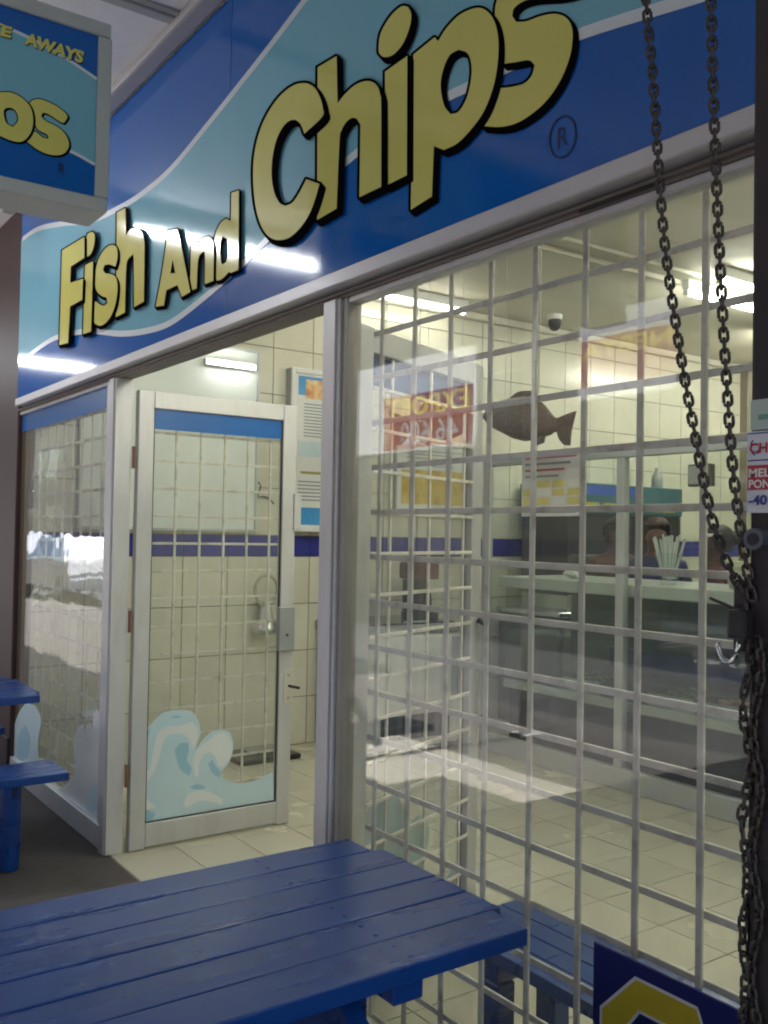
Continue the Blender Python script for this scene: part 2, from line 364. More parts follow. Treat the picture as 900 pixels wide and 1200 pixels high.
# ------------------------------------------------------------------ fascia sign
YS = -0.060
sign = thing('fascia_sign', 'long blue fascia sign with yellow Fish And Chips lettering above the shop front', 'sign', (-2.5, YS, SB))
obj('panel', box(-5.79, 1.2, YS, 0.010, SB, ST-.032, 0.003), SIGNBLUE, sign)
for a, b in ((-5.995, -3.03), (-3.03, -0.0), (0, 1.2)):
    obj('panel_joint', box(b-.0015, b+.0015, YS-.0006, YS+.002, SB, ST-.032), SIGNDK, sign)
def sy(depth):
    return lambda x, y: onY(x, y, YS-depth)
up = [(-2, 296), (22, 283), (45, 268), (75, 262), (105, 259), (135, 246), (165, 228), (200, 198), (240, 150), (280, 100), (320, 49), (357, 0), (372, -20)]
lo = [(-2, 455), (22, 428), (45, 408), (70, 394), (105, 388), (140, 391), (170, 388), (200, 378), (235, 352), (270, 322), (297, 297), (345, 247), (405, 190), (460, 149), (523, 114), (550, 101), (620, 67), (685, 38), (805, 0), (880, -24)]
def open_smooth(p, sub=5):
    q = [(2*p[0][0]-p[1][0], 2*p[0][1]-p[1][1])]+p+[(2*p[-1][0]-p[-2][0], 2*p[-1][1]-p[-2][1])]; o = []
    for i in range(1, len(q)-2):
        p0, p1, p2, p3 = [Vector(v) for v in q[i-1:i+3]]
        for k in range(sub):
            t = k/sub; o.append(0.5*((2*p1)+(p2-p0)*t+(2*p0-5*p1+4*p2-p3)*t*t+(3*p1-p0-3*p2+p3)*t**3))
    o.append(Vector(p[-1])); return o
U, Lw = open_smooth(up), open_smooth(lo)
def clipped(loop, xmin=-5.788, zmax=ST-.035, depth=0.001):
    P = [onY(p[0], p[1], YS-depth) for p in loop]
    return [Vector((max(p.x, xmin), p.y, min(p.z, zmax))) for p in P]
SX0 = -5.79; zmax = ST-.035
def curve_z(C, x):
    P = [onY(p[0], p[1], YS-.001) for p in C]
    for q0, q1 in zip(P, P[1:]):
        if q0.x <= x <= q1.x: return q0.z+(q1.z-q0.z)*(x-q0.x)/max(1e-6, q1.x-q0.x)
    return 99 if x > P[-1].x else -99
bm = bmesh.new(); xs = [SX0+.002+i*.02 for i in range(int((1.19-SX0)/.02))]; prev = None
for x in xs:
    zl_, zu_ = curve_z(Lw, x), curve_z(U, x); zl_, zu_ = min(max(zl_, SB), zmax), min(max(zu_, SB), zmax)
    if zu_-zl_ < 1e-3: break
    cur = (bm.verts.new((x, YS-.001, zl_)), bm.verts.new((x, YS-.001, zu_)))
    if prev: bm.faces.new((prev[0], cur[0], cur[1], prev[1]))
    prev = cur
obj('light_blue_wave', bm, SIGNCYAN, sign)
for E_ in (U, Lw):
    P = [p for p in clipped(E_, depth=0.0016) if p.x > -5.787 and p.z < ST-.036]
    bm = line_strip(P, .013, Vector((0, -1, 0)))
    obj('white_wave_line', bm, SIGNWHITE, sign)

def Z(ox, oy, s): return lambda pts: [(ox+x/s, oy+y/s) for x, y in pts]
z1, z2, z3, z4 = Z(280, 60, 4.5), Z(430, 0, 3.2143), Z(60, 230, 6.314), Z(140, 220, 5.0)
LET = {
 's_big': [z2([(440,475),(500,478),(560,465),(620,430),(680,375),(730,300),(765,210),(775,130),(765,85),(740,60),(700,52),(650,62),(600,80),(562,82),(547,60),(555,30),(590,5),(640,-8),(730,-14),(805,-30),(812,-110),(700,-135),(600,-110),(530,-60),(490,0),(482,60),(490,130),(500,200),(517,240),(560,234),(610,227),(632,245),(620,285),(590,315),(540,328),(495,332)])],
 'p_big': [z2([(175,205),(255,140),(268,155),(300,105),(350,55),(410,30),(450,40),(480,80),(495,150),(492,240),(475,330),(440,420),(390,490),(340,540),(290,565),(252,550),(245,740),(165,790)]), z2([(345,187),(310,210),(285,270),(278,330),(290,395),(315,430),(345,420),(375,370),(392,300),(393,240),(378,200)])],
 'i_big': [z2([(68,270),(152,210),(150,660),(70,700)])],
 'dot_big': [z2([(44,185),(52,125),(88,62),(128,25),(155,25),(167,55),(160,105),(135,165),(100,205),(68,215),(50,205)])],
 'h_big': [z1([(415,85),(515,25),(520,275),(560,225),(610,180),(660,158),(700,160),(730,185),(745,230),(750,300),(750,715),(635,770),(640,420),(638,385),(620,355),(595,352),(565,375),(540,420),(530,480),(515,830),(412,890)])],
 'c_big': [z1([(345,435),(440,345),(442,300),(430,250),(405,200),(375,175),(345,168),(300,175),(250,205),(200,255),(150,330),(110,420),(85,520),(75,620),(78,740),(92,840),(115,915),(145,965),(180,990),(225,995),(270,980),(320,935),(365,870),(395,800),(425,700),(355,675),(335,715),(310,760),(280,800),(245,815),(215,800),(190,755),(175,690),(172,620),(180,540),(200,460),(235,395),(270,365),(300,362),(325,385)])],
 'd_small': [z4([(655,30),(700,15),(697,480),(650,500),(645,490),(600,535),(570,545),(555,500),(552,380),(560,280),(590,210),(625,180),(652,195)]), z4([(605,285),(630,300),(635,370),(625,430),(600,450),(590,400),(590,330)])],
 'n_small': [z4([(420,322),(455,310),(460,330),(490,295),(525,285),(545,310),(552,370),(550,545),(500,565),(500,390),(488,376),(462,420),(452,590),(412,605)])],
 'a_small': [z4([(285,250),(340,240),(360,330),(415,610),(365,640),(340,570),(275,600),(260,690),(212,697),(250,490)]), z4([(312,420),(327,500),(297,502)])],
 'h_small': [z3([(485,120),(550,85),(552,290),(580,250),(620,240),(660,255),(685,310),(690,420),(685,780),(612,820),(610,460),(595,440),(570,465),(555,530),(545,860),(478,895)])],
 's_small': [z3([(490,400),(480,370),(455,360),(420,370),(380,410),(345,480),(328,560),(325,640),(335,700),(370,735),(410,750),(415,790),(390,810),(360,800),(330,775),(315,800),(310,900),(325,945),(360,958),(400,940),(440,890),(475,800),(490,700),(488,630),(470,590),(440,575),(400,570),(385,545),(395,510),(430,505),(475,520),(490,460)])],
 'i_small': [z3([(250,510),(310,480),(295,1000),(235,1020)])],
 'dot_small': [z3([(255,330),(270,275),(305,262),(322,290),(315,370),(290,430),(250,455)])],
 'f_small': [z3([(80,400),(245,300),(245,455),(145,520),(140,640),(235,610),(230,765),(140,815),(125,1085),(60,1100)])],
}
def letter(key, depth, big):
    loops = [smooth_loop(l) for l in LET[key]]
    w = 6.0 if big else 3.0; off = (4.8, 5.4) if big else (1.8, 3.0)
    bm = bmesh.new()
    for k, q in enumerate((0, .25, .5, .75, 1.0)):
        f3 = sy(depth+k*0.00001); sh = [[(p[0]+off[0]*q, p[1]+off[1]*q) for p in lp] for lp in loops]
        for lp in sh: stroke(bm, lp, w, f3)
        b2_ = fill(sh, f3); me = bpy.data.meshes.new('tmp'); b2_.to_mesh(me); b2_.free(); bm.from_mesh(me); bpy.data.meshes.remove(me)
    spread(bm, Vector((0, -1, 0)))
    face = obj('letter', fill(loops, sy(depth+0.0009)), SIGNYEL, sign)
    obj('letter_outline', bm, SIGNBLK, face)
dep = 0.0022
for key in ('s_big', 'p_big', 'i_big', 'dot_big', 'h_big', 'c_big', 'd_small', 'n_small', 'a_small', 'h_small', 's_small', 'i_small', 'dot_small', 'f_small'):
    letter(key, dep, key.endswith('big')); dep += 0.0011
bm = bmesh.new(); c0 = (430+737/3.2143, 515/3.2143)
ring = [(c0[0]+15.5*math.cos(a)+2.5*math.cos(a)*0, c0[1]+24*math.sin(a)-4.5*math.cos(a)) for a in [2*math.pi*i/40 for i in range(40)]]
stroke(bm, ring, 2.0, sy(0.002)); rg = obj('registered_mark', bm, SIGNDK, sign)
obj('registered_letter', text_bm('R', lambda u, v: onY(c0[0]-6+12*u, c0[1]+12-24*v-6*(u-.5), YS-.002), 0.0), SIGNDK, sign)

# ------------------------------------------------------------------ shop front joinery
hd = thing('shopfront_header', 'weathered grey aluminium header rail under the blue fascia sign', 'header', (-2.5, 0, 2.15))
obj('drip_trim', box(-5.79, 1.2, YS-.012, 0.010, SB-.042, SB-.001, 0.003), nmat('trim_alu', (.62, .62, .63), .4, .3, var=.1, vscale=6), hd)
obj('rail', box(-5.88, 0.9, -0.022, 0.055, 2.16, SB-.0425, 0.003), nmat('header_brown_alu', (.20, .175, .155), .5, .2, var=.18, vscale=5, dirt=(.09, .07, .06), damt=.6), hd)
obj('guide_lip', box(-5.88, 0.9, -0.034, -0.0225, 2.168, 2.175), MATS['header_brown_alu'], hd)
obj('guide_gap', box(-1.40, -1.20, -0.026, -0.0222, 2.161, 2.168), DARKP, hd)

def jamb(x0, x1, label):
    t = thing('door_jamb', label, 'door jamb', ((x0+x1)/2, 0, 0))
    obj('post', box(x0, x1, -0.03, 0.05, 0.0, 2.1595, 0.004, 2), ALU, t)
    obj('stop', box(x0+.012, x1-.012, -0.036, -0.0303, 0.0, 2.159, 0.002), ALU, t)
    return t
j1 = jamb(-4.295, -4.205, 'aluminium door jamb with the hinges of the blue wave door leaf')
for z in (0.35, 1.05, 1.8): obj('hinge', tube([(-4.197, 0.058, z-.05), (-4.197, 0.058, z+.05)], 0.009, 8), nmat('rusty_hinge', (.18, .09, .06), .7, var=.3, vscale=40), j1)
j2 = jamb(-2.425, -2.335, 'bright aluminium door jamb between the doorway and the big barred window')

def leafname(kind): return kind
def window(name, label, x0, x1, film):
    t = thing(name, label, 'window', ((x0+x1)/2, 0, 0))
    obj('stile', box(x0, x0+(.028 if film else .055), -.02, .03, 0.11, 2.1595, .003), film or ALU, t); obj('stile', box(x1-.055, x1, -.02, .03, .11, 2.1595, .003), ALU, t)
    obj('bottom_rail', box(x0, x1, -.024, .03, 0.0, .1095, .003), ALU, t); obj('top_rail', box(x0+(.0285 if film else .0555), x1-.0555, -.018, .028, 2.142, 2.1595, .003), ALU, t)
    obj('pane', box(x0+(.025 if film else .05), x1-.05, .0, .005, .105, 2.145), GLASS if x1 > 0 else GLASS_OLD, t)
    return t
XG = 0.04
bars_x = [(-1.4219+.09944*i)*1.56 for i in range(0, 19)]
bars_z = [1.47+(.567-.1265*k)*1.0263 for k in range(0, 16)]
wr = window('barred_shop_window', 'big shop window with cream burglar bars between bright jamb and black post', -2.333, 0.74, nmat('stile_grey', (.33, .31, .28), .45, .25, var=.1, dirt=(.16, .13, .11), damt=.4))
for x in bars_x:
    if x < .68: obj('vertical_bar', box(x-.0075, x+.0075, XG, XG+.008, .11, 2.158, .0015), BARM, wr)
for z in bars_z:
    obj('horizontal_bar', box(-2.27, .69, XG+.0085, XG+.0155, z-.008, z+.008, .0015), BARM, wr)
wl = window('far_shop_window', 'narrow shop window with blue top film between maroon pier and doorway', -5.96, -4.297, None)
n_ = int((5.93-4.36)/.152)
for i in range(1, n_+1): obj('vertical_bar', box(-5.95+.152*i-.0075, -5.95+.152*i+.0075, XG, XG+.008, .11, 2.158, .0015), BARM, wl)
for z in bars_z: obj('horizontal_bar', box(-5.93, -4.36, XG+.0085, XG+.0155, z-.008, z+.008, .0015), BARM, wl)
FILMB = nmat('blue_film', (0.02, 0.12, 0.38), .25, var=.06)
obj('blue_film', box(-5.94, -4.35, -.0035, -.0005, 2.04, 2.1415), FILMB, wl)
WAVE1 = nmat('wave_pale_blue', (.58, .75, .80), .3, var=.06, vscale=9); WAVE2 = nmat('wave_foam', (.78, .82, .82), .3, var=.04); WAVE3 = nmat('wave_mid_blue', (.34, .58, .69), .3, var=.08)
za = Z(0, 780, 4.614); fy = lambda d: (lambda x, y: onY(x, y, -d))
obj('wave_decal', fill([smooth_loop(za([(545,893),(550,480),(545,290),(525,245),(505,260),(500,340),(480,315),(465,320),(455,370),(445,320),(420,335),(400,400),(405,490),(410,560),(380,620),(330,660),(265,692)]))], fy(.001)), WAVE2, wl)
obj('wave_decal', fill([smooth_loop(za([(60,560),(55,420),(95,270),(140,200),(190,215),(220,290),(205,420),(210,500),(240,520),(265,690),(160,640)]))], fy(.001)), WAVE1, wl)
obj('wave_swirl', fill([smooth_loop(za([(470,800),(475,690),(515,640),(540,660),(540,870)]))], fy(.0016)), WAVE1, wl)
obj('wave_swirl', fill([smooth_loop(za([(95,520),(100,380),(140,320),(165,400),(150,500)]))], fy(.0016)), WAVE3, wl)

# ---- door leaves: local X along the leaf from the hinge, local -Y its outer face
LW = 0.835
zb = Z(150, 820, 4.737)
def leaf_uv(x, y):       # photo point on the open leaf plane -> (along leaf, height)
    p = onX(x, y, -4.19); return p.y-0.08, p.z
WAVES = [('wave_decal', WAVE1, [(52,742),(60,640),(65,440),(75,280),(100,200),(150,130),(200,85),(260,65),(340,65),(380,85),(405,130),(415,190),(400,240),(385,285),(400,268),(430,225),(480,185),(540,175),(580,190),(597,250),(590,310),(570,360),(535,400),(530,430),(570,460),(640,470),(720,455),(780,425),(820,405),(822,622),(400,690)]),
 ('wave_foam', WAVE2, [(130,420),(150,300),(175,200),(220,160),(300,150),(370,130),(395,170),(395,230),(370,280),(355,230),(320,200),(250,200),(210,240),(190,310),(160,400)]),
 ('wave_foam', WAVE2, [(385,430),(375,350),(400,280),(450,240),(500,200),(550,190),(585,240),(585,310),(550,370),(515,380),(500,330),(470,300),(430,310),(405,370),(405,440)]),
 ('wave_foam', WAVE2, [(320,590),(345,535),(410,512),(480,526),(540,560),(530,592),(480,575),(400,570),(340,610)]),
 ('wave_foam', WAVE2, [(70,560),(80,440),(120,395),(150,420),(110,480),(120,560),(170,600),(120,620)]),
 ('wave_swirl', WAVE3, [(270,290),(300,250),(345,245),(350,290),(340,340),(365,390),(350,430),(300,390)]),
 ('wave_swirl', WAVE3, [(455,360),(480,340),(500,375),(530,410),(520,440),(480,415)]),
 ('wave_swirl', WAVE3, [(57,700),(60,600),(110,620),(165,640),(140,690)]),
 ('wave_swirl', WAVE3, [(72,400),(78,270),(105,205),(140,160),(120,230),(105,330),(95,400)]),
 ('wave_swirl', WAVE3, [(355,490),(400,476),(445,490),(430,503),(380,505)]),
 ('wave_swirl', WAVE3, [(245,103),(280,95),(315,100),(280,110)])]
def door_leaf(label, mirror):
    t = thing('glass_door', label, 'door')
    m = -1 if mirror else 1          # mirror: hinged on the other side, leaf runs to -X
    def P(name, x0, x1, y0, y1, z0, z1, mat, bev=.003): 
        a, b = sorted((x0*m, x1*m)); return obj(name, box(a, b, y0, y1, z0, z1, bev), mat, t, world=False)
    P('stile', 0, .075, 0, .042, .0, 2.11, ALU); P('stile', LW-.075, LW, 0, .042, .0, 2.11, ALU)
    P('bottom_rail', .0755, LW-.0755, .001, .041, .01, .115, ALU); P('top_rail', .0755, LW-.0755, .001, .041, 2.03, 2.11, ALU)
    P('pane', .07, LW-.07, .015, .020, .11, 2.035, GLASS, 0)
    P('blue_film', .0756, LW-.0756, .0118, .0145, 1.935, 2.029, FILMB, 0)
    for i in range(1, 6): P('vertical_bar', .075+.126*i-.006, .075+.126*i+.006, .028, .036, .1155, 2.0295, BARM, .0015)
    for z in bars_z[1:]: 
        if z < 1.99: P('horizontal_bar', .0756, LW-.0756, .0365, .043, z-.006, z+.006, BARM, .0015)
    lc = P('lock_plate', LW-.05, LW+.004, -.004, -.0002, .60, .775, nmat('lock_plate_cream', (.62, .6, .52), .4, var=.05), .001)
    for z in (.63, .745): obj('screw', tube([((LW-.022)*m, -.0065, z), ((LW-.022)*m, -.004, z)], .006, 8), GREYP, lc, world=False)
    obj('latch_handle', tube([((LW-.018)*m, -.004, .69), ((LW-.018)*m, -.03, .69), ((LW+.025)*m, -.034, .68)], .007, 8), DARKP, lc, world=False)
    P('lock_case', LW-.095, LW-.005, -.03, -.0002, .87, 1.09, GREYP, .004)
    obj('keyhole', tube([((LW-.05)*m, -.031, .95), ((LW-.05)*m, -.0301, .95)], .008, 10), DARKP, t, world=False)
    for a_ in ((.0758, .0815, .1158, 2.0292), (LW-.0815, LW-.0758, .1158, 2.0292), (.082, LW-.082, .1158, .121)): P('gasket', a_[0], a_[1], .009, .0149, a_[2], a_[3], DARKP, 0)
    P('closer_plate', LW-.012, LW+.028, -.012, .03, 1.48, 1.66, ALU, .002)
    for k, (nm, mt, pl) in enumerate(WAVES):
        d = .0142-.0005*(k > 0)-.0002*(k > 4)
        f3 = lambda x, y: Vector((min(max(leaf_uv(x, y)[0], .0757), LW-.0757)*m, d, max(leaf_uv(x, y)[1], .1157)))
        obj(nm, fill([smooth_loop(zb(pl))], f3), mt, t, world=False)
    return t
d1 = door_leaf('glass door leaf with painted wave decal standing open at right angles by the tiled wall', False)
d1.location = (-4.19, .075, 0.004); d1.rotation_euler = (0, 0, R(90))
d2 = door_leaf('second barred glass door leaf swung in behind the big shop window', True)
d2.location = (-2.43, .07, 0.004); d2.rotation_euler = (0, 0, -R(68))
obj('pull_handle', tube([(-(LW-.03), .05, .78), (-(LW-.03), .085, .80), (-(LW-.03), .085, 1.13), (-(LW-.03), .05, 1.15)], .013, 8), DARKP, d2, world=False, smooth=True)

# ------------------------------------------------------------------ lamps
def lamp(name, label, a, b, mat, group=None, drop=0.0, zc=None):
    a, b = Vector(a), Vector(b); c = (a+b)/2; t = thing(name, label, 'lamp', c, group=group); u = (b-a).normalized()
    side = Vector((-u.y, u.x, 0))*.0
    obj('tube', tube([a+u*.03, b-u*.03], .017, 10), mat, t, smooth=True)
    bmx = box(min(a.x, b.x)-.03, max(a.x, b.x)+.03, min(a.y, b.y)-.0, max(a.y, b.y)+.0, a.z+.022, (zc or a.z+.06), .004); obj('batten', bmx, WHITEP, t)
    for p in (a+u*.012, b-u*.012): obj('lamp_holder', box(p.x-.02, p.x+.02, p.y-.012, p.y+.012, p.z-.02, p.z+.0215, .003), WHITEP, t)
    return t
G = 'fluorescent lamps on the shop ceiling'
TUBEW = emit_mat('weak_tube_lit', (1, .96, .82), 5.0); TUBEF = emit_mat('fill_tube_lit', (.97, .97, .84), TUBE_IN*1.35)  # weak tube keeps its wall from glaring; fill tubes are added unseen lamps
for i, (x, y0, y1, lb) in enumerate([(-5.46, 2.18, 3.10, 'lit fluorescent lamp above the menu box close to the tiled wall'),
        (-4.05, 3.85, 5.05, 'lit fluorescent lamp over the staff behind the counter'),
        (-3.72, 3.75, 4.95, 'lit fluorescent lamp beside the one over the staff'),
        (-3.3, .35, 1.55, 'unseen fluorescent fill lamp added just inside the doorway'), (-1.4, .6, 1.8, 'lit fluorescent lamp just inside the big barred window'),
        (-1.0, 3.9, 5.1, 'lit fluorescent lamp over the far end of the counter'), (-4.6, 5.6, 6.8, 'lit fluorescent lamp near the kitchen back wall'), (.9, 1.4, 2.6, 'unseen fluorescent fill lamp added near the plain side wall')]):
    lamp('fluorescent_lamp', lb, (x, y0, 3.15), (x, y1, 3.15), (TUBEW if i == 0 else TUBEF if i in (3, 4, 7) else TUBEM), G, zc=3.2385)
GO = 'fluorescent lamps under the verandah'
for x, lb in ((-5.42, 'lit fluorescent lamp under the verandah opposite the far window'), (-10.5, 'lit fluorescent lamp under the verandah past the maroon pier'), (2.2, 'lit fluorescent lamp under the verandah by the plain wall')):
    lamp('verandah_lamp', lb, (x, -2.05, 3.25), (x, -.6, 3.25), TUBEO, GO, zc=ST+.0115)
bt = thing('board_streak', 'short glowing tube standing in for the bright streak on the whiteboard', 'lamp', (-5.62, 1.25, 2.6))
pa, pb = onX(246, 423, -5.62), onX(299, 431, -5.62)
obj('tube', tube([pa, pb], .016, 10), emit_mat('board_streak_glow', (1, .97, .9), 3.0), bt, smooth=True)  # added glowing tube stands in for the reflected streak on the board
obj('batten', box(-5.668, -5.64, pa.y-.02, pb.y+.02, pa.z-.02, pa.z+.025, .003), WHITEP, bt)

# ------------------------------------------------------------------ things on the tiled wall
wb = thing('whiteboard', 'large blank white board mounted on the tiled wall above the blue stripe', 'board', (-5.69, .9, 1.5))
obj('board', box(-5.705, -5.685, .30, 1.46, 1.485, 2.67), BOARDM, wb)
for n3, b_ in (('frame', (.28, 1.48, 2.67, 2.69)), ('frame', (.28, 1.48, 1.465, 1.485))): obj(n3, box(-5.708, -5.675, b_[0], b_[1], b_[2], b_[3], .003), ALU_IN, wb)
for y in (.28, 1.46): obj('frame', box(-5.708, -5.6752, y, y+.02, 1.4855, 2.6695, .003), ALU_IN, wb)
def painted(name, cols_, sc=6):   # blotchy food picture
    m = bpy.data.materials.new(name); m.use_nodes = True; t = m.node_tree; b = t.nodes['Principled BSDF']; b.inputs['Roughness'].default_value = .3
    g = t.nodes.new('ShaderNodeNewGeometry'); n = t.nodes.new('ShaderNodeTexNoise'); n.inputs['Scale'].default_value = sc; n.inputs['Detail'].default_value = 5
    r = t.nodes.new('ShaderNodeValToRGB'); t.links.new(g.outputs['Position'], n.inputs['Vector']); t.links.new(n.outputs[0], r.inputs[0])
    e = r.color_ramp.elements; e[0].position = .3; e[1].position = .7; e[0].color = (*cols_[0], 1); e[1].color = (*cols_[-1], 1)
    for i, c in enumerate(cols_[1:-1]): q = e.new(.3+.4*(i+1)/(len(cols_)-1)); q.color = (*c, 1)
    t.links.new(r.outputs[0], b.inputs['Base Color']); return m
FOOD = painted('food_picture', [(.45, .12, .05), (.65, .35, .12), (.75, .55, .3), (.8, .7, .55)], 18)
FOODY = painted('food_picture_yellow', [(.35, .22, .03), (.6, .42, .05), (.65, .5, .12), (.3, .3, .08)], 11)
PRINTG = nmat('print_grey', (.25, .27, .3), .5); PRINTB = nmat('print_blue', (.05, .28, .6), .3, var=.15, vscale=12)
def menu_box(label, y0, y1, z0, z1, depth, kind):
    t = thing('menu_box', label, 'menu', (-5.7, (y0+y1)/2, z0)); X1 = WX+.004+depth
    obj('case', box(WX+.003, X1-.003, y0, y1, z0, z1, .004), GREYP, t)
    for a in ((y0, y0+.03, z0, z1), (y1-.03, y1, z0, z1)): obj('frame', box(X1-.0028, X1+.014, *a, .003), WHITEP, t)
    for a in ((y0+.0305, y1-.0305, z0, z0+.035), (y0+.0305, y1-.0305, z1-.035, z1)): obj('frame', box(X1-.0028, X1+.013, *a, .003), WHITEP, t)
    F = X1
    obj('sheet', box(X1-.0028, F, y0+.03, y1-.03, z0+.035, z1-.035), WHITEP, t)
    def rect(nm, a, b, c, d, mt, e=.001): 
        a, b = y0+.03+(y1-y0-.06)*a, y0+.03+(y1-y0-.06)*b; c, d = z0+.035+(z1-z0-.07)*c, z0+.035+(z1-z0-.07)*d
        obj(nm, box(F, F+e, a, b, c, d), mt, t)
    if kind == 'list':
        rect('blue_header', .06, .55, .86, .985, PRINTB); rect('food_photo', .18, .97, .84, .965, FOOD, .0016)
        for i in range(11): rect('text_line', .16, random.uniform(.6, .92), .80-.021*i, .808-.021*i, PRINTG)
        rect('picture', .06, .95, .46, .56, nmat('print_pale', (.55, .68, .72), .4, var=.1, vscale=30)); rect('heading_line', .12, .9, .345, .362, nmat('print_olive', (.3, .3, .1), .5))
        for i in range(6): rect('text_line', .08, random.uniform(.5, .9), .29-.024*i, .299-.024*i, PRINTG)
        rect('blue_footer', .02, .98, .012, .125, PRINTB)
    else:
        rect('food_photo', .03, .97, .05, .6, FOODY)
        for i in range(5): rect('text_line', .1, random.uniform(.5, .9), .9-.06*i, .92-.06*i, PRINTG)
    return t
menu_box('tall narrow illuminated menu box with food photo and blue foot beside the door', 1.70, 2.24, 1.475, 2.60, .075, 'list')
menu_box('wide framed menu with yellow food photo seen through the second door leaf', 2.62, 3.36, 1.64, 2.18, .05, 'food')
cam_t = thing('dome_camera', 'small dark dome security camera hanging from the shop ceiling', 'camera', (-5.3, 3.95, 3.14))
obj('dome', lathe([(.001, -.09), (.02, -.088), (.042, -.07), (.052, -.035), (.05, 0)], 14, (-5.35, 3.93, 3.20)), DARKP, cam_t, smooth=True)
obj('mount', lathe([(.055, 0), (.06, .012), (.06, .0395)], 14, (-5.35, 3.93, 3.20)), WHITEP, cam_t)
ds = thing('wall_dispenser', 'shiny steel bell shaped dispenser with clear ring on the tiled wall', 'dispenser', (-5.6, 1.53, .8))
obj('bell', lathe([(.02, .20), (.035, .17), (.05, .10), (.085, .03), (.085, .0), (.07, -.01)], 18, (-5.62, 1.53, .80)), STEEL, ds, smooth=True)
obj('ring', tube([(-5.62+.0*math.cos(a), 1.53+.085*math.cos(a), 1.08+.10*math.sin(a)) for a in [2*math.pi*i/24 for i in range(24)]], .012, 8, closed=True), nmat('clear_plastic', (.42, .40, .3), .15), ds, smooth=True)
obj('wall_bracket', box(WX+.002, -5.60, 1.50, 1.56, .98, 1.0, .003), STEEL, ds)
cb = thing('wire_hook', 'thin black wire loop hanging on the tiled wall below the whiteboard corner', 'wire', (WX, 1.55, 1.6))
obj('wire', tube([(-5.705, 1.50, 1.80), (-5.70, 1.515, 1.78), (-5.70, 1.49, 1.70), (-5.70, 1.53, 1.71), (-5.70, 1.58, 1.70), (-5.705, 1.62, 1.66)], .005, 6), DARKP, cb)
obj('pin', tube([(WX+.001, 1.50, 1.80), (-5.70, 1.50, 1.80)], .006, 6), DARKP, cb)
tr = thing('floor_tray', 'shallow dark tray with a shiny lid lying on the floor tiles by the tiled wall', 'tray', (-5.48, 1.5, 0))
obj('tray', box(-5.66, -5.34, 1.22, 1.66, .003, .035, .008), DARKP, tr); obj('lid', box(-5.63, -5.45, 1.36, 1.60, .036, .052, .006), STEEL, tr)

# ------------------------------------------------------------------ counter behind the aluminium screen
YP = 2.85
sc_ = thing('counter_screen', 'grey aluminium framed glass screen standing on the floor before the counter', 'screen', (-2, YP, 0))
px = [-4.93, -3.74, -2.55, -1.3, 0.0]
for x in px: obj('mullion', box(x-.03, x+.03, YP, YP+.05, .125, 1.945, .003), ALU_IN, sc_)
obj('base_rail', box(-4.96, .03, YP-.002, YP+.052, 0.002, .1245, .003), ALU_IN, sc_)
obj('top_rail', box(-4.96, .03, YP-.002, YP+.052, 1.9455, 2.01, .003), ALU_IN, sc_)
for a, b in zip(px, px[1:]): obj('pane', box(a+.03, b-.03, YP+.022, YP+.027, .1246, 1.9454), GLASS_IN, sc_)
ct = thing('serving_counter', 'long white topped serving counter with a glass food display', 'counter', (-2, 3.2, 0))
obj('plinth', box(-4.8, .0, 2.98, 3.6, 0.002, .44, .004), nmat('counter_dark', (.022, .022, .028), .5, var=.1), ct)
obj('display_floor', box(-4.82, .02, 2.94, 3.62, .4405, .50, .004), STEEL, ct)
obj('display_back', box(-4.82, .02, 3.595, 3.618, .5005, 1.12), nmat('display_back_grey', (.20, .22, .23), .4, var=.1), ct)
obj('glass_front', box(-4.82, .02, 2.95, 2.955, .5005, 1.119), GLASS_IN, ct)
obj('shelf', box(-4.8, .0, 3.1, 3.59, .80, .815), GLASS_IN, ct)
obj('worktop', box(-4.86, .05, 2.93, 3.66, 1.1205, 1.195, .008, 2), nmat('worktop_white', (.52, .55, .52), .3, var=.05), ct)
obj('blue_panel', box(-4.3, -2.2, 3.42, 3.44, .62, .74), nmat('panel_blue', (.03, .07, .30), .35), ct)
def tray(x, y, z, label, salad):
    t = thing('food_tray', label, 'tray', (x, y, z), group='food trays in the counter display')
    bm = bmesh.new(); bm_box(bm, x-.16, x+.16, y-.11, y+.11, z, z+.05); bmesh.ops.delete(bm, geom=[f for f in bm.faces if f.normal.z > .9 or sum(v.co.z for v in f.verts)/4 > z+.049], context='FACES_ONLY')
    bmesh.ops.solidify(bm, geom=bm.faces[:], thickness=.004); obj('pan', bm, STEEL, t)
    bm = bmesh.new()
    for i in range(26):
        c = Vector((x+random.uniform(-.12, .12), y+random.uniform(-.075, .075), z+random.uniform(.035, .075)))
        bmesh.ops.create_icosphere(bm, subdivisions=1, radius=random.uniform(.018, .034), matrix=Matrix.Translation(c) @ Matrix.Diagonal((1, random.uniform(.5, 1), random.uniform(.4, .8), 1)))
    for v in bm.verts: v.co += Vector([random.uniform(-.005, .005) for _ in range(3)])
    obj('food', bm, nmat('salad_green', (.06, .14, .03), .5, var=.4, vscale=30) if salad else nmat('fried_fish', (.42, .22, .07), .6, var=.3, vscale=30), t)
for x, s_, l in ((-4.25, 1, 'steel food tray of green leaves at the end of the display'), (-3.55, 1, 'steel food tray of green leaves behind the second screen pane'), (-3.15, 0, 'steel food tray of fried pieces beside the green leaves'), (-2.75, 1, 'steel food tray of green leaves at the foot of the long display')):
    tray(x, 3.2, .5025, l, s_)
fk = thing('fork_holder', 'clear vase packed with white chip forks on the counter', 'cutlery holder', (-3.62, 3.15, 1.195))
obj('vase', lathe([(.045, .002), (.05, .03), (.06, .12), (.085, .19), (.08, .185), (.055, .12), (.045, .035), (.001, .03)], 16, (-3.62, 3.15, 1.195)), GLASS_IN, fk, smooth=True)
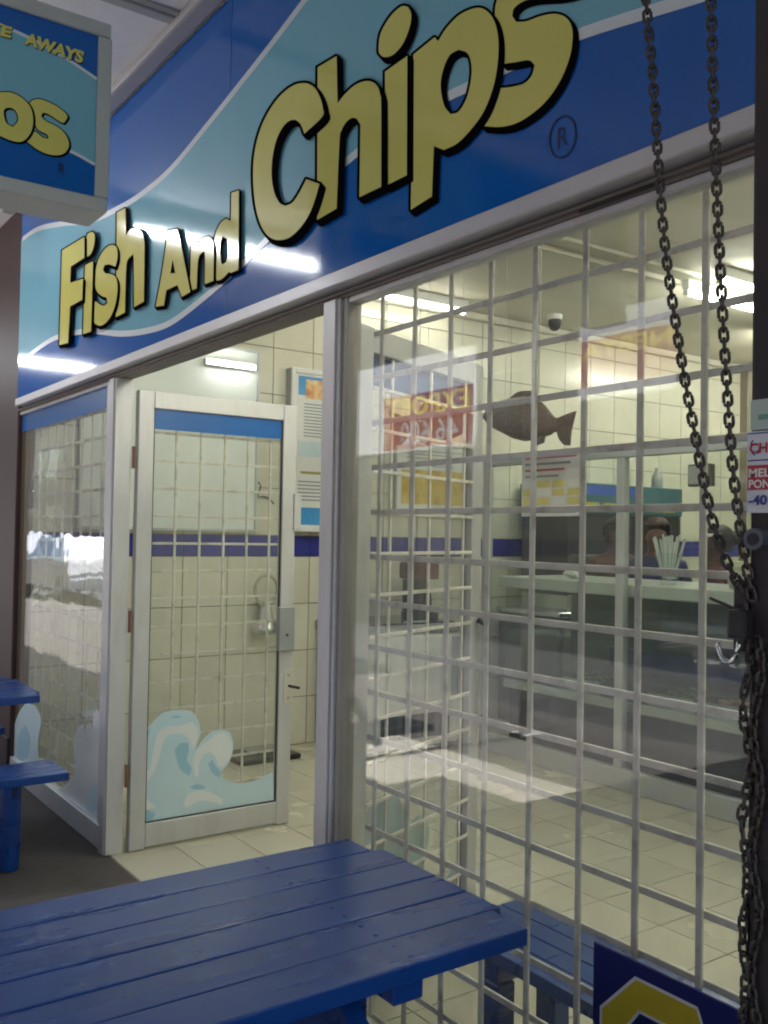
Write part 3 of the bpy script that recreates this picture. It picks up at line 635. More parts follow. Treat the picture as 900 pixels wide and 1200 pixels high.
for i in range(26):
    a, r_ = random.uniform(0, 6.28), random.uniform(.01, .10); c = Vector((-3.62, 3.15, 1.195))
    bmf = tube([c+Vector((.3*r_*math.cos(a), .3*r_*math.sin(a), .035)), c+Vector((r_*math.cos(a), r_*math.sin(a), .27+random.uniform(-.02, .03)))], .006, 5)
    obj('fork', bmf, WHITEP, fk)
def cup_stack(x, y, label):
    t = thing('tub_stack', label, 'tubs', (x, y, 1.195)); n = 5
    for i in range(n): obj('tub', lathe([(.05, .002+i*.022), (.065, .06+i*.022), (.07, .064+i*.022), (.07, .068+i*.022), (.001, .066+i*.022)], 14, (x, y, 1.195)), nmat('tub_cream', (.7, .68, .5), .4), t, smooth=True)
cup_stack(-3.18, 3.2, 'stack of cream tubs on the counter beside the black post'); cup_stack(-3.02, 3.25, 'shorter looking stack of cream tubs set back on the counter')
pk = thing('paper_packets', 'crumpled white paper packet lying on the counter near the menus', 'paper', (-4.4, 3.1, 1.195))
bm = bmesh.new(); bmesh.ops.create_icosphere(bm, subdivisions=3, radius=.07, matrix=Matrix.Translation((-4.35, 3.12, 1.228)) @ Matrix.Diagonal((1.1, .8, .42, 1)))
for v in bm.verts: v.co += Vector([random.uniform(-.009, .009) for _ in range(3)])
obj('packet', bm, WHITEP, pk)

# menu sheets clipped on the screen glass
ms = thing('menu_sheet', 'white and yellow price menu sheet taped inside the counter screen', 'menu', (-4.3, YP, 1.6))
q0, q1 = onY(612, 531, YP-.012), onY(682, 602, YP-.012); z0_, z1_ = 1.60, 2.02
obj('sheet', box(q0.x, q1.x, YP-.012, YP-.0095, z0_, z1_), nmat('sheet_white', (.66, .66, .68), .6, var=.06, vscale=20), ms)
YB = nmat('sheet_yellow', (.62, .56, .2), .6, var=.15, vscale=30); RD = nmat('sheet_red', (.45, .12, .12), .6)
w_ = (q1.x-q0.x)/4
for i in range(4):
    for j in range(4):
        if random.random() < .8: obj('price_block', box(q0.x+w_*i+.012, q0.x+w_*(i+1)-.012, YP-.0128, YP-.0121, z0_+.02+.055*j, z0_+.065+.055*j), YB if (i+j) % 3 else WHITEP, ms)
for j in range(4): obj('text_line', box(q0.x+.03, q1.x-.05*(j+1), YP-.0128, YP-.0121, z1_-.05-.04*j, z1_-.035-.04*j), PRINTG if j % 2 else RD, ms)
bxw = thing('wall_socket_box', 'small dark grey box fixed on the counter screen behind the chains', 'box', (-3.16, YP, 1.75))
obj('case', box(-3.235, -3.09, YP-.045, YP-.0005, 1.755, 1.875, .005), nmat('box_dark', (.08, .08, .075), .5), bxw)
obj('lid', box(-3.225, -3.10, YP-.052, YP-.0455, 1.765, 1.865, .003), GREYP, bxw)

# hanging fish model
YF = 2.55
FB = nmat('fish_brown', (.125, .09, .068), .38, var=.55, vscale=26, bump=.01, bscale=55, dirt=(.05, .04, .035), dscale=7, damt=.7)
# stations along the fish, in photo pixels: x, back y, belly y, half thickness; the fish is a metre long model
STN = [(566, 487, 489, .004), (572, 477, 497, .03), (580, 471, 503, .05), (590, 468, 508, .065), (602, 465, 514, .075), (615, 463, 517, .078), (626, 465, 516, .072), (636, 473, 513, .058), (645, 484, 510, .036), (650, 489, 506, .022), (656, 490, 509, .014)]
def fish(label, flip):
    f_ = (lambda x: 2*566.5-x) if flip else (lambda x: x)
    P = [(onY(f_(x), a, YF), onY(f_(x), b, YF), t) for x, a, b, t in STN]
    t = thing('hanging_fish', label, 'fish model', (P[5][0].x, YF, P[5][1].z), group='fish hanging over the counter')
    bm = bmesh.new(); N = 14; rings = []
    for a, b, th in P:
        c = (a+b)/2; h = (a.z-b.z)/2; rings.append([bm.verts.new((c.x, YF+th*math.sin(2*math.pi*k/N), c.z+h*math.cos(2*math.pi*k/N))) for k in range(N)])
    for A, B in zip(rings, rings[1:]):
        for k in range(N): bm.faces.new((A[k], A[(k+1) % N], B[(k+1) % N], B[k]))
    bm.faces.new(rings[0]); bm.faces.new(rings[-1][::-1]); bmesh.ops.recalc_face_normals(bm, faces=bm.faces[:])
    obj('body', bm, FB, t, smooth=True)
    def fin(nm, pts):
        L_ = smooth_loop([(f_(x), y) for x, y in pts], 4); bm = fill([L_], lambda x, y: onY(x, y, YF-.006)); bmesh.ops.solidify(bm, geom=bm.faces[:], thickness=.012); obj(nm, bm, FB, t)
    fin('tail_fin', [(653, 491), (664, 486), (676, 482), (673, 493), (670, 506), (669, 522), (662, 521), (655, 511)])
    fin('back_fin', [(598, 467), (610, 459), (628, 458), (634, 470), (620, 467)])
    fin('belly_fin', [(628, 513), (640, 509), (638, 519), (630, 522)])
    e = onY(f_(576), 484, YF); obj('eye', lathe([(.001, -.012), (.010, -.006), (.012, 0), (.010, .006), (.001, .012)], 10, (e.x, YF-.036, e.z)), WHITEP, t)
    for xx in (592, 632): p = onY(f_(xx), 474, YF); obj('string', tube([(p.x, YF, p.z-.02), (p.x, YF, 3.238)], .002, 5), WHITEP, t)
fish('big brown model fish with its tail towards the black post', False)
fish('big brown model fish with its tail towards the tiled wall', True)

# food warmer against the tiled wall, cabinet under it
bc = thing('back_counter', 'dark low back counter against the tiled wall behind the staff', 'counter', (-5.4, 4.6, 0))
obj('carcass', box(-5.70, -5.05, 3.7, 5.6, .002, .86, .004), nmat('cabinet_grey', (.12, .12, .13), .5, var=.1), bc); obj('worktop', box(-5.715, -5.02, 3.68, 5.62, .8605, .90, .006), STEEL, bc)
for y in (3.75, 4.38, 5.0): obj('door_panel', box(-5.0495, -5.035, y, y+.58, .06, .83, .003), GREYP, bc)
hw = thing('food_warmer', 'glass food warmer with a teal and blue lettered header on the back counter', 'warmer', (-5.35, 4.6, .9))
obj('base', box(-5.66, -5.14, 3.9, 5.28, .902, 1.02, .004), STEEL, hw)
obj('back', box(-5.66, -5.63, 3.9, 5.28, 1.0205, 1.66), DARKP, hw)
for y in (3.9, 5.25): obj('side', box(-5.6295, -5.15, y, y+.03, 1.0205, 1.66, .003), nmat('warmer_dark', (.03, .03, .03), .4), hw)
obj('inner_shelf', box(-5.6, -5.2, 3.94, 5.24, 1.32, 1.335), STEEL, hw)
obj('front_glass', box(-5.165, -5.16, 3.931, 5.249, 1.021, 1.659), GLASS_IN, hw)
hh = obj('header', box(-5.67, -5.15, 3.88, 5.30, 1.6605, 1.90, .006), nmat('header_teal', (.03, .105, .135), .35, var=.15, vscale=4), hw)
obj('blue_strip', box(-5.1495, -5.148, 3.95, 4.75, 1.81, 1.885), nmat('header_blue', (.03, .08, .36), .35), hh)
for i, (a, b) in enumerate(((3.98, 4.25), (4.3, 4.6), (4.7, 5.0), (5.03, 5.2))): obj('lettering_block', box(-5.1495, -5.147, a, b, 1.69, 1.75), nmat('header_yellow', (.42, .36, .06), .4, var=.3, vscale=40), hh)
jar = thing('sauce_bottle', 'small grey bottle standing on top of the food warmer', 'bottle', (-5.3, 5.15, 1.9))
obj('bottle', lathe([(.045, .002), (.05, .01), (.05, .1), (.02, .15), (.02, .18)], 14, (-5.3, 5.15, 1.9005)), GREYP, jar, smooth=True)

# low freezer by the tiled wall with card machine
fz = thing('glass_freezer', 'low white freezer with dark sliding glass lid against the tiled wall', 'freezer', (-5.38, 2.5, 0))
obj('cabinet', box(-5.70, -5.08, 1.98, 2.80, .04, .80, .02, 3), WHITEP, fz); obj('kick', box(-5.68, -5.12, 2.02, 2.76, .002, .0395), DARKP, fz)
obj('rim', box(-5.71, -5.07, 1.97, 2.81, .8005, .86, .012, 2), GREYP, fz); obj('lid', box(-5.66, -5.12, 2.03, 2.75, .8605, .872, .003), nmat('dark_glass', (.03, .04, .045), .06), fz)
obj('handle', box(-5.1195, -5.10, 2.3, 2.5, .87, .885, .003), ALU_IN, fz)
obj('vent_grille', box(-5.0795, -5.075, 2.1, 2.68, .1, .26), DARKP, fz)
cm = thing('coffee_machine', 'small dark red and black machine standing on the freezer', 'appliance', (-5.4, 2.66, .872))
obj('base', box(-5.5, -5.28, 2.56, 2.74, .8725, .92, .006), DARKP, cm); obj('column', box(-5.5, -5.40, 2.57, 2.73, .9205, 1.15, .006), DARKP, cm)
obj('head', box(-5.52, -5.29, 2.55, 2.75, 1.1505, 1.27, .02, 3), nmat('machine_red', (.10, .03, .03), .35), cm)
obj('jug', lathe([(.03, .002), (.05, .02), (.055, .08), (.045, .14), (.05, .15)], 14, (-5.34, 2.65, .9205)), nmat('jug_dark', (.06, .04, .04), .1), cm, smooth=True)

# ------------------------------------------------------------------ people behind the counter
def person(label, loc, rz, shirt, hair, skin, arms, h=1.6, bun=False):
    t = thing('person', label, 'person', loc, rz); s = h/1.62
    J = {'pelvis': (0, 0, .88, .135), 'waist': (0, .0, 1.02, .125), 'chest': (0, .0, 1.2, .145), 'sh': (0, 0, 1.31, .10), 'neck': (0, -.005, 1.38, .055), 'jaw': (0, -.02, 1.44, .068), 'head': (0, -.015, 1.51, .088), 'top': (0, .005, 1.55, .058)}
    names = list(J); verts = [Vector(J[n][:3]) for n in names]; rad = [J[n][3] for n in names]; edges = [(i, i+1) for i in range(len(names)-1)]
    def chain(start, pts):
        prev = names.index(start)
        for p in pts: verts.append(Vector(p[:3])); rad.append(p[3]); edges.append((prev, len(verts)-1)); prev = len(verts)-1
    for sx in (-1, 1):
        el, ha = arms[0 if sx < 0 else 1]
        chain('sh', [(sx*.16, 0, 1.29, .065), (sx*el[0], el[1], el[2], .045), (sx*ha[0], ha[1], ha[2], .030), (sx*(ha[0]-.005), ha[1]-.08, ha[2]-.01, .032), (sx*(ha[0]-.01), ha[1]-.15, ha[2]-.025, .018)])
        chain('pelvis', [(sx*.09, 0, .80, .10), (sx*.10, -.01, .46, .065), (sx*.10, .02, .09, .042), (sx*.11, -.11, .035, .033)])
    me = bpy.data.meshes.new('body'); me.from_pydata([v*s for v in verts], edges, [])
    o = bpy.data.objects.new('tmp', me); COL.objects.link(o)
    md = o.modifiers.new('skin', 'SKIN'); md.use_smooth_shade = True
    for i, sv in enumerate(me.skin_vertices[0].data): sv.radius = (rad[i]*s*(1.25 if i in (0, 1, 2) else 1), rad[i]*s*(.85 if i in (0, 1, 2) else 1)); sv.use_root = (i == 0)
    sb = o.modifiers.new('sub', 'SUBSURF'); sb.levels = 2; sb.render_levels = 2
    dg = bpy.context.evaluated_depsgraph_get(); dg.update(); bmsh = bpy.data.meshes.new_from_object(o.evaluated_get(dg)); bpy.data.objects.remove(o)
    for v in bmsh.vertices:      # a nose and a chin on the front of the head
        c = v.co/s
        if c.z > 1.40 and c.y < -.05:
            d = (c.x/.016)**2+((c.z-1.485)/.025)**2; v.co.y -= .022*s*math.exp(-d); v.co.y -= .008*s*math.exp(-((c.x/.03)**2+((c.z-1.425)/.02)**2))
    body = bpy.data.objects.new('body', bmsh); COL.objects.link(body); body.parent = t
    bmsh.materials.clear(); [bmsh.materials.append(m_) for m_ in (skin, shirt, nmat('trousers_dark', (.03, .03, .04), .8))]
    for p in bmsh.polygons:
        c = p.center/s; p.use_smooth = True; far = abs(c.x) > .19 and c.y < -.2
        p.material_index = 0 if c.z > 1.365 or far else (1 if c.z > .86 else 2)
    bm = bmesh.new(); bmesh.ops.create_uvsphere(bm, u_segments=18, v_segments=12, radius=1, matrix=Matrix.Translation((0, .006*s, 1.535*s)) @ Matrix.Diagonal((.104*s, .120*s, .112*s, 1)))
    bmesh.ops.delete(bm, geom=[v for v in bm.verts if (v.co.y < -.045*s and v.co.z < 1.565*s) or v.co.z < 1.45*s], context='VERTS')
    for v in bm.verts: v.co *= 1+random.uniform(-.003, .003)
    if bun: bmesh.ops.create_icosphere(bm, subdivisions=2, radius=.05*s, matrix=Matrix.Translation((0, .115*s, 1.55*s)))
    hr = obj('hair', bm, hair, t, smooth=True, world=False); so = hr.modifiers.new('thick', 'SOLIDIFY'); so.thickness = .012
    for sx in (-1, 1):
        obj('eye', lathe([(.001, -.009), (.008, -.004), (.009, 0), (.008, .004), (.001, .009)], 8, (sx*.031*s, -.093*s, 1.505*s)), DARKP, t, world=False)
        obj('ear', lathe([(.001, -.03), (.014, -.015), (.016, .01), (.001, .028)], 8, (sx*.088*s, .0, 1.49*s)), skin, t, world=False)
    obj('mouth', box(-.022*s, .022*s, -.098*s, -.085*s, 1.442*s, 1.450*s, .002), nmat('lips', (.2, .06, .05), .5), t, world=False)
    return t
SKIN1 = nmat('skin_brown', (.15, .07, .04), .5, var=.05); SKIN2 = nmat('skin_dark', (.09, .045, .03), .5, var=.05)
HAIR = nmat('hair_black', (.012, .010, .010), .6, var=.2); CAPH = nmat('hair_brown', (.045, .022, .012), .6, var=.2)
down = ((.24, .03, 1.05), (.24, -.20, .98))
person('person in a blue top with brown hair working behind the fork vase', (-4.32, 3.92, 0), R(35), nmat('shirt_blue', (.02, .03, .12), .8, var=.1), CAPH, SKIN1, (down, down), 1.60)
person('person with black hair in a bun and a maroon top beside the tubs', (-3.92, 4.05, 0), R(-60), nmat('shirt_maroon', (.10, .03, .035), .8, var=.1), HAIR, SKIN2, (down, down), 1.55, True)
person('person in a dark orange top standing by the food warmer', (-4.75, 4.0, 0), R(60), nmat('shirt_rust', (.10, .04, .025), .8, var=.1), HAIR, SKIN2, (down, down), 1.60)

# ------------------------------------------------------------------ hanging light box sign
XH = -3.0
hp = lambda d: (lambda x, y: onX(x, y, XH+d))
hs = thing('hanging_sign', 'hanging double sided light box with Take Aways lettering under the verandah', 'sign', (XH, -1.2, 2.5))
yE, zB, zT = -0.505, 2.495, 3.085
obj('case', box(XH-.16, XH-.002, -2.0, yE, zB, zT, .006), GREYP, hs)
obj('face', box(XH-.0018, XH+.004, -1.97, yE-.03, zB+.03, zT-.03), SIGNBLUE, hs)
FRM = nmat('sign_frame', (.50, .53, .52), .45, .2, var=.06)
for a in ((-2.0, yE, zB-.012, zB+.035), (-2.0, yE, zT-.035, zT+.012)): obj('frame', box(XH-.165, XH+.014, *a, .004), FRM, hs)
for a in ((yE-.04, yE+.004, zB+.0355, zT-.0355), (-2.0, -1.96, zB+.0355, zT-.0355)): obj('frame', box(XH-.164, XH+.0135, *a, .004), FRM, hs)
zh = Z(0, 0, 4.615)
hu = zh([(-700,-150),(-300,40),(-100,100),(40,150),(200,225),(350,310),(525,428)]); hl = zh([(515,890),(375,815),(150,730),(0,700),(-200,680),(-700,700)])
LIM = lambda p: Vector((p.x, max(-1.96, min(p.y, yE-.041)), max(zB+.036, min(p.z, zT-.036))))
pts = [LIM(onX(x, y, XH+.0048)) for x, y in open_smooth(hu)+open_smooth(hl)]
bm = bmesh.new(); V = [bm.verts.new(p) for p in pts]
for tri in tessellate_polygon([[Vector((p.y, p.z, 0)) for p in pts]]):
    try: bm.faces.new([V[i] for i in tri])
    except ValueError: pass
obj('light_blue_wave', bm, SIGNCYAN, hs)
for e_ in (hu, hl):
    P = [LIM(onX(x, y, XH+.0054)) for x, y in open_smooth(e_)]; P = [p for p, q in zip(P, P[1:]+[P[-1]+Vector((0, 1, 0))]) if (p-q).length > 1e-4 and p.y > -1.959]
    bm = line_strip(P, .005, Vector((1, 0, 0)))
    obj('white_wave_line', bm, SIGNWHITE, hs)
HL = [[zh([(-90,500),(0,500),(60,500),(120,530),(165,580),(180,650),(165,720),(120,765),(60,760),(0,735),(-60,720),(-90,900),(-160,880)]), zh([(20,600),(50,582),(85,600),(98,650),(70,686),(32,662)])],
      [zh([(165,550),(210,535),(270,555),(330,590),(365,630),(345,665),(320,655),(270,622),(235,610),(222,628),(250,655),(320,692),(362,740),(372,795),(340,833),(280,838),(210,813),(140,762),(165,725),(190,712),(230,742),(262,750),(255,728),(205,700),(182,650),(160,590)])]]
for k_, loops in enumerate(HL[::-1]):
    L2 = [smooth_loop(l, 4, 80) for l in loops]; d0 = .006+.0014*k_
    bm = bmesh.new()
    for q_, ofs in enumerate((0, .5, 1)):
        sh = [[(p[0]+1.6*ofs, p[1]+1.4*ofs) for p in lp] for lp in L2]
        for lp in sh: stroke(bm, lp, 2.4, hp(d0+q_*.00002))
        b3 = fill(sh, hp(d0+q_*.00002)); me = bpy.data.meshes.new('tmp'); b3.to_mesh(me); b3.free(); bm.from_mesh(me); bpy.data.meshes.remove(me)
    spread(bm, Vector((1, 0, 0)))
    fo = obj('letter', fill(L2, hp(d0+.0008)), SIGNYEL, hs); obj('letter_outline', bm, SIGNBLK, fo)
def px_text(s, q, d, mat, bold, par, f):   # q: photo corners lower-left, lower-right, upper-right, upper-left
    m_ = quad_map(*[(x, y, 0) for x, y in q]); return obj('lettering', text_bm(s, lambda u, v: f(m_(u, v).x, m_(u, v).y, d), bold), mat, par)
fH = lambda x, y, d: onX(x, y, XH+d)
px_text('AWAYS', zh([(130,238),(445,345),(458,280),(142,172)]), .0075, SIGNYEL, .05, hs, fH); px_text('AWAYS', zh([(135,244),(450,351),(463,286),(147,178)]), .0068, SIGNBLK, .05, hs, fH)
px_text('TAKE', zh([(-215,135),(58,208),(68,148),(-205,70)]), .0075, SIGNYEL, .05, hs, fH); px_text('TAKE', zh([(-210,141),(63,214),(73,154),(-200,76)]), .0068, SIGNBLK, .05, hs, fH)
px_text('R', zh([(318,935),(352,945),(354,890),(320,880)]), .0062, SIGNDK, .03, hs, fH)
obj('side_screw', tube([(XH-.05, yE+.004, 2.70), (XH-.05, yE+.016, 2.70)], .01, 8), FRM, hs)

def link_mesh(p, w, wire, name):     # one oval chain link along Z
    hl_, r_ = p/2+wire*.35, w/2-wire/2; pts_ = []
    for i in range(7): a = math.pi*i/6; pts_.append((r_*math.cos(a), 0, hl_-r_+r_*math.sin(a)+wire*.2))
    for i in range(7): a = math.pi+math.pi*i/6; pts_.append((r_*math.cos(a), 0, -(hl_-r_)+r_*math.sin(a)-wire*.2))
    me = to_mesh(name, tube(pts_, wire/2, 7, closed=True), True); me.materials.append(CHAINM); return me
def chain_along(t, pts, me, pitch, base_rot=0.95):
    P = [Vector(p) for p in pts]; seg = [0]
    for a, b in zip(P, P[1:]): seg.append(seg[-1]+(b-a).length)
    n = int(seg[-1]/pitch); 
    def at(s):
        for i in range(len(P)-1):
            if s <= seg[i+1] or i == len(P)-2: return P[i].lerp(P[i+1], (s-seg[i])/(seg[i+1]-seg[i])), (P[i+1]-P[i]).normalized()
    for i in range(n):
        c, d = at((i+.5)*pitch); q = Vector((0, 0, 1)).rotation_difference(d)
        from mathutils import Quaternion
        q = q @ Quaternion((0, 0, 1), base_rot+(i % 2)*math.pi/2+random.uniform(-.12, .12))
        o = inst('link', me, c, t); o.rotation_mode = 'QUATERNION'; o.rotation_quaternion = q
lm_s = link_mesh(.028, .022, .006, 'sign_chain_link')
for i, (y, lb) in enumerate(((-.72, 'short chain holding the hanging sign at its end near the shop front'), (-1.75, 'short chain holding the hanging sign at its street end'))):
    t = thing('sign_chain', lb, 'chain', (XH-.08, y, zT), group='chains of the hanging sign'); chain_along(t, [(XH-.08, y, zT+.012), (XH-.08, y, ST+.012)], lm_s, .028)

# ------------------------------------------------------------------ black post with chains
YPO = -0.40
pl = onY(878.5, 600, YPO); PX = pl.x
po = thing('black_post', 'black square steel post at the end of the shop front wrapped in chain', 'post', (PX+.06, YPO+.06, 0))
obj('shaft', box(PX, PX+.12, YPO, YPO+.12, .0, ST+.011, .006, 2), POSTM, po)
obj('foot_plate', box(PX-.05, PX+.17, YPO-.05, YPO+.17, -.003, .012, .003), POSTM, po)
pb_ = obj('bolt', tube([(PX+.028, YPO-.035, onY(893, 632, YPO).z), (PX+.028, YPO+.002, onY(893, 632, YPO).z)], .014, 12), nmat('bolt_steel', (.16, .18, .22), .35, .7, var=.2, vscale=60), po)
obj('bolt_hole', tube([(PX+.028, YPO-.0365, onY(893, 632, YPO).z), (PX+.028, YPO-.0351, onY(893, 632, YPO).z)], .008, 12), DARKP, po)
obj('padlock_body', box(PX-.014, PX+.014, YPO-.03, YPO-.008, onY(878, 728, YPO).z-.022, onY(878, 728, YPO).z+.016, .005, 2), nmat('padlock_iron', (.04, .038, .04), .4, .6, var=.2, vscale=50), po)
hz = onY(878, 720, YPO).z
obj('hasp_plate', box(PX-.022, PX-.0005, YPO-.004, YPO+.03, hz-.05, hz+.045, .003), POSTM, po)
obj('shackle', tube([(PX-.022+.016*math.cos(a)*1.0, YPO-.012, hz-.035+.03*math.sin(a)) for a in [math.pi*1.05+math.pi*.95*i/12 for i in range(13)]], .0035, 8), STEEL, po, smooth=True)
obj('tie_wire', tube([(PX-.055, YPO-.005, hz+.018), (PX-.03, YPO-.01, hz+.012), (PX-.004, YPO-.012, hz+.004)], .0025, 6), CHAINM, po)
YC = YPO-.006
PITCH_ = 12.8/FPX*1.27
lm = link_mesh(PITCH_, .0152, .0049, 'chain_link')
c1 = [(750, -120), (757, 0), (765, 90), (772, 200), (779, 285), (789, 360), (800, 430), (811, 490), (822, 550), (835, 610), (850, 655), (866, 685), (879, 707)]
c2 = [(829, -120), (833, 0), (835, 80), (838, 170), (842, 270), (847, 370), (853, 470), (858, 540), (865, 600), (872, 645), (878, 680), (882, 707)]
for pts_, lb in ((c1, 'rusty iron chain sagging in a slack curve to the black post'), (c2, 'rusty iron chain hanging almost straight beside the black post')):
    P = [onY(x, y, YC) for x, y in open_smooth(pts_, 4)]; P.insert(0, Vector((P[0].x-.01, P[0].y, ST+.008)))
    t = thing('iron_chain', lb, 'chain', P[-1], group='iron chains on the black post'); chain_along(t, P, lm, PITCH_)
t = thing('iron_chain', 'rusty iron chain wrapped down the edge of the black post below the hasp', 'chain', (PX, YPO, 0), group='iron chains on the black post')
P = [(PX+.002+.004*math.sin(i*.9), YPO-.006+.003*math.cos(i*.7), hz-.02-.02*i) for i in range(65)]; chain_along(t, [p for p in P if p[2] > .02], lm, PITCH_, .9)
P = [(PX+.018+.006*math.sin(i*.8), YPO-.007, hz-.03-.02*i) for i in range(65)]; chain_along(t, [p for p in P if p[2] > .02], lm, PITCH_, .4)
nt = thing('price_notice', 'white notice with red bands and blue lettering fixed to the black post', 'notice', (PX+.06, YPO, 1.6))
YN = YPO-.004; nx0 = PX-.0015; nx1 = PX+.11
def zy(y): return onY(890, y, YN).z
obj('sheet', box(nx0, nx1, YN, YN+.003, zy(601), zy(505)), nmat('notice_white', (.62, .64, .70), .5, var=.04), nt)
obj('upper_sheet', box(nx0+.004, nx1, YN, YN+.003, zy(503.5), zy(468)), nmat('notice_green', (.42, .52, .47), .5, var=.1), nt)
obj('green_band', box(nx0+.016, nx1, YN-.0008, YN-.0002, zy(492), zy(486)), nmat('band_green', (.14, .30, .24), .5), nt)
NR = nmat('notice_red', (.40, .04, .06), .5); NB = nmat('notice_navy', (.03, .05, .25), .5)
obj('red_band', box(nx0+.001, nx1, YN-.0008, YN-.0002, zy(574), zy(545)), NR, nt)
obj('rule', box(nx0+.001, nx1, YN-.0008, YN-.0002, zy(540), zy(538.5)), NB, nt)
obj('rule', box(nx0+.001, nx1, YN-.0008, YN-.0002, zy(508), zy(506.8)), NB, nt)
def ntext(s, a, b, y0, y1, m_): obj('lettering', text_bm(s, lambda u, v: Vector((nx0+a+(b-a)*u, YN-.0012, zy(y0)+(zy(y1)-zy(y0))*v)), .03), m_, nt)
ntext('CH', .004, .030, 531, 519, NR); ntext('MEL', .003, .034, 559, 549, WHITEP); ntext('PON', .003, .034, 572, 562, WHITEP); ntext('-40', .003, .030, 592, 580, NB)
bm = bmesh.new()
for a0 in (0, 1.6, 3.2): stroke(bm, [(885+5*math.cos(a0+i*.25), 524+9*math.sin(a0+i*.25)) for i in range(5)], 1.6, lambda x, y: onY(x, y, YN-.001), closed=False)
obj('blue_emblem', bm, NB, nt)

# ------------------------------------------------------------------ yellow lettered board under the window
ub = thing('window_board', 'dark blue board with a big yellow angular letter fixed low on the barred window', 'sign', (-.9, -.03, .3))
pA, pB = onY(695, 1105, -.035), onY(880, 1187, -.035); zt = (pA.z+pB.z)/2
DKB = nmat('board_navy', (.012, .020, .13), .35, var=.08)
obj('board', box(pA.x, .35, -.035, -.0245, .12, zt, .002), DKB, ub)
sx_ = lambda x, y: onY(x, y, -.0358)
zl = Z(680, 1080, 4.09)
la = [sx_(*p) for p in zl([(100,410),(265,270),(560,400),(650,545)])]; W_ = la[3].x-la[0].x; x0_, x3_ = la[0].x, la[3].x; zt_ = la[1].z; zs = la[0].z
out_l = [(x0_, zs), (la[1].x, zt_), (la[2].x, zt_), (x3_, zs), (x3_, .30), (la[2].x, .22), (la[1].x, .22), (x0_, .30)]
bs = .055
in_l = [(x0_+bs, zs-.025), (la[1].x+.01, zt_-.06), (la[2].x-.01, zt_-.06), (x3_-bs, zs-.025), (x3_-bs, .32), (la[2].x-.01, .28), (la[1].x+.01, .28), (x0_+bs, .32)]
f3 = lambda d: (lambda x, z: Vector((x, -.035-d, z)))
lt = obj('letter', fill([out_l, in_l], f3(.0008)), nmat('board_yellow', (.55, .44, .03), .35, var=.08), ub)
bm = bmesh.new(); stroke(bm, out_l, .006, f3(.0012)); stroke(bm, in_l, .006, f3(.0012)); obj('letter_edge', bm, WHITEP, lt)

# ------------------------------------------------------------------ blue picnic tables
def picnic_table(label):
    t = thing('picnic_table', label, 'table', group='blue picnic tables on the pavement')
    W2, L, H = .325, 1.55, .70; n = 6; pw = 2*W2/n      # local: X across, Y from 0 (shop end) to -L
    def P(nm, bm, par=t): return obj(nm, bm, BLUEPAINT, par, world=False)
    for i in range(n):
        a = -W2+pw*i; cut = .03 if i in (0, n-1) else 0
        P('top_plank', box(a+.0014, a+pw-.0014, -L+cut, -cut+random.uniform(-.002, .002), H-.035, H+random.uniform(-.0012, .0012), .004, 2))
    for y in (-.30, -L+.30): P('top_batten', box(-W2+.03, W2-.03, y-.035, y+.035, H-.085, H-.0355, .004))
    for y in (-.30, -L+.30):
        P('leg', box(-.115, .125, y-.03, y+.03, .0, H-.0855, .006)); P('cross_beam', box(-.66, .66, y+.0305, y+.07, .335, .385, .005))
        for sx in (-1, 1):
            P('seat_leg', tube([(sx*.53, y+.10, .0), (sx*.53, y+.10, .12), (sx*.53, y+.10, .385)], [.04, .045, .045], 10)); P('brace', beam((sx*.50, y-.05, .34), (sx*.09, y-.05, .60), .04, .05))
    for sx in (-1, 1):
        for i in range(4):
            a = .40+.0715*i; x0, x1 = sorted((sx*(a+.002), sx*(a+.0695)))
            P('seat_plank', box(x0, x1, -L+.0, -.0, .3855, .42, .004, 2))
    for i in range(n):
        for y in (-.30, -L+.30):
            for dx in (-.025, .025): P('screw', lathe([(.0055, -.002), (.0055, .0006), (.004, .0012)], 8, (-W2+pw*(i+.5)+dx, y, H+.0006)))
    P('stretcher', box(-.02, .02, -L+.331, -.331, .25, .30, .004))
    return t
t1 = picnic_table('blue slatted picnic table standing end on against the big barred window'); t1.location = (-1.685, -.155, 0)
t2 = copy_tree(t1); t2.location = (-4.80, -.225, 0); tag(t2, 'blue slatted picnic table before the far window by the maroon pier', 'table')

ib = thing('window_bench', 'low blue slatted bench inside the shop along the big barred window', 'bench', (-1.4, .27, 0))
for i in range(4): obj('seat_plank', box(-2.02, -.75, .125+.075*i+.002, .125+.075*(i+1)-.002, .386, .42, .004, 2), BLUEPAINT, ib)
for x in (-1.82, -.95):
    for y in (.16, .36): obj('leg', box(x-.035, x+.035, y-.03, y+.03, .0015, .3355, .004), BLUEPAINT, ib)
    obj('seat_batten', box(x-.03, x+.03, .13, .42, .336, .3855, .004), BLUEPAINT, ib)
obj('stretcher', box(-1.784, -.986, .24, .28, .12, .17, .004), BLUEPAINT, ib)

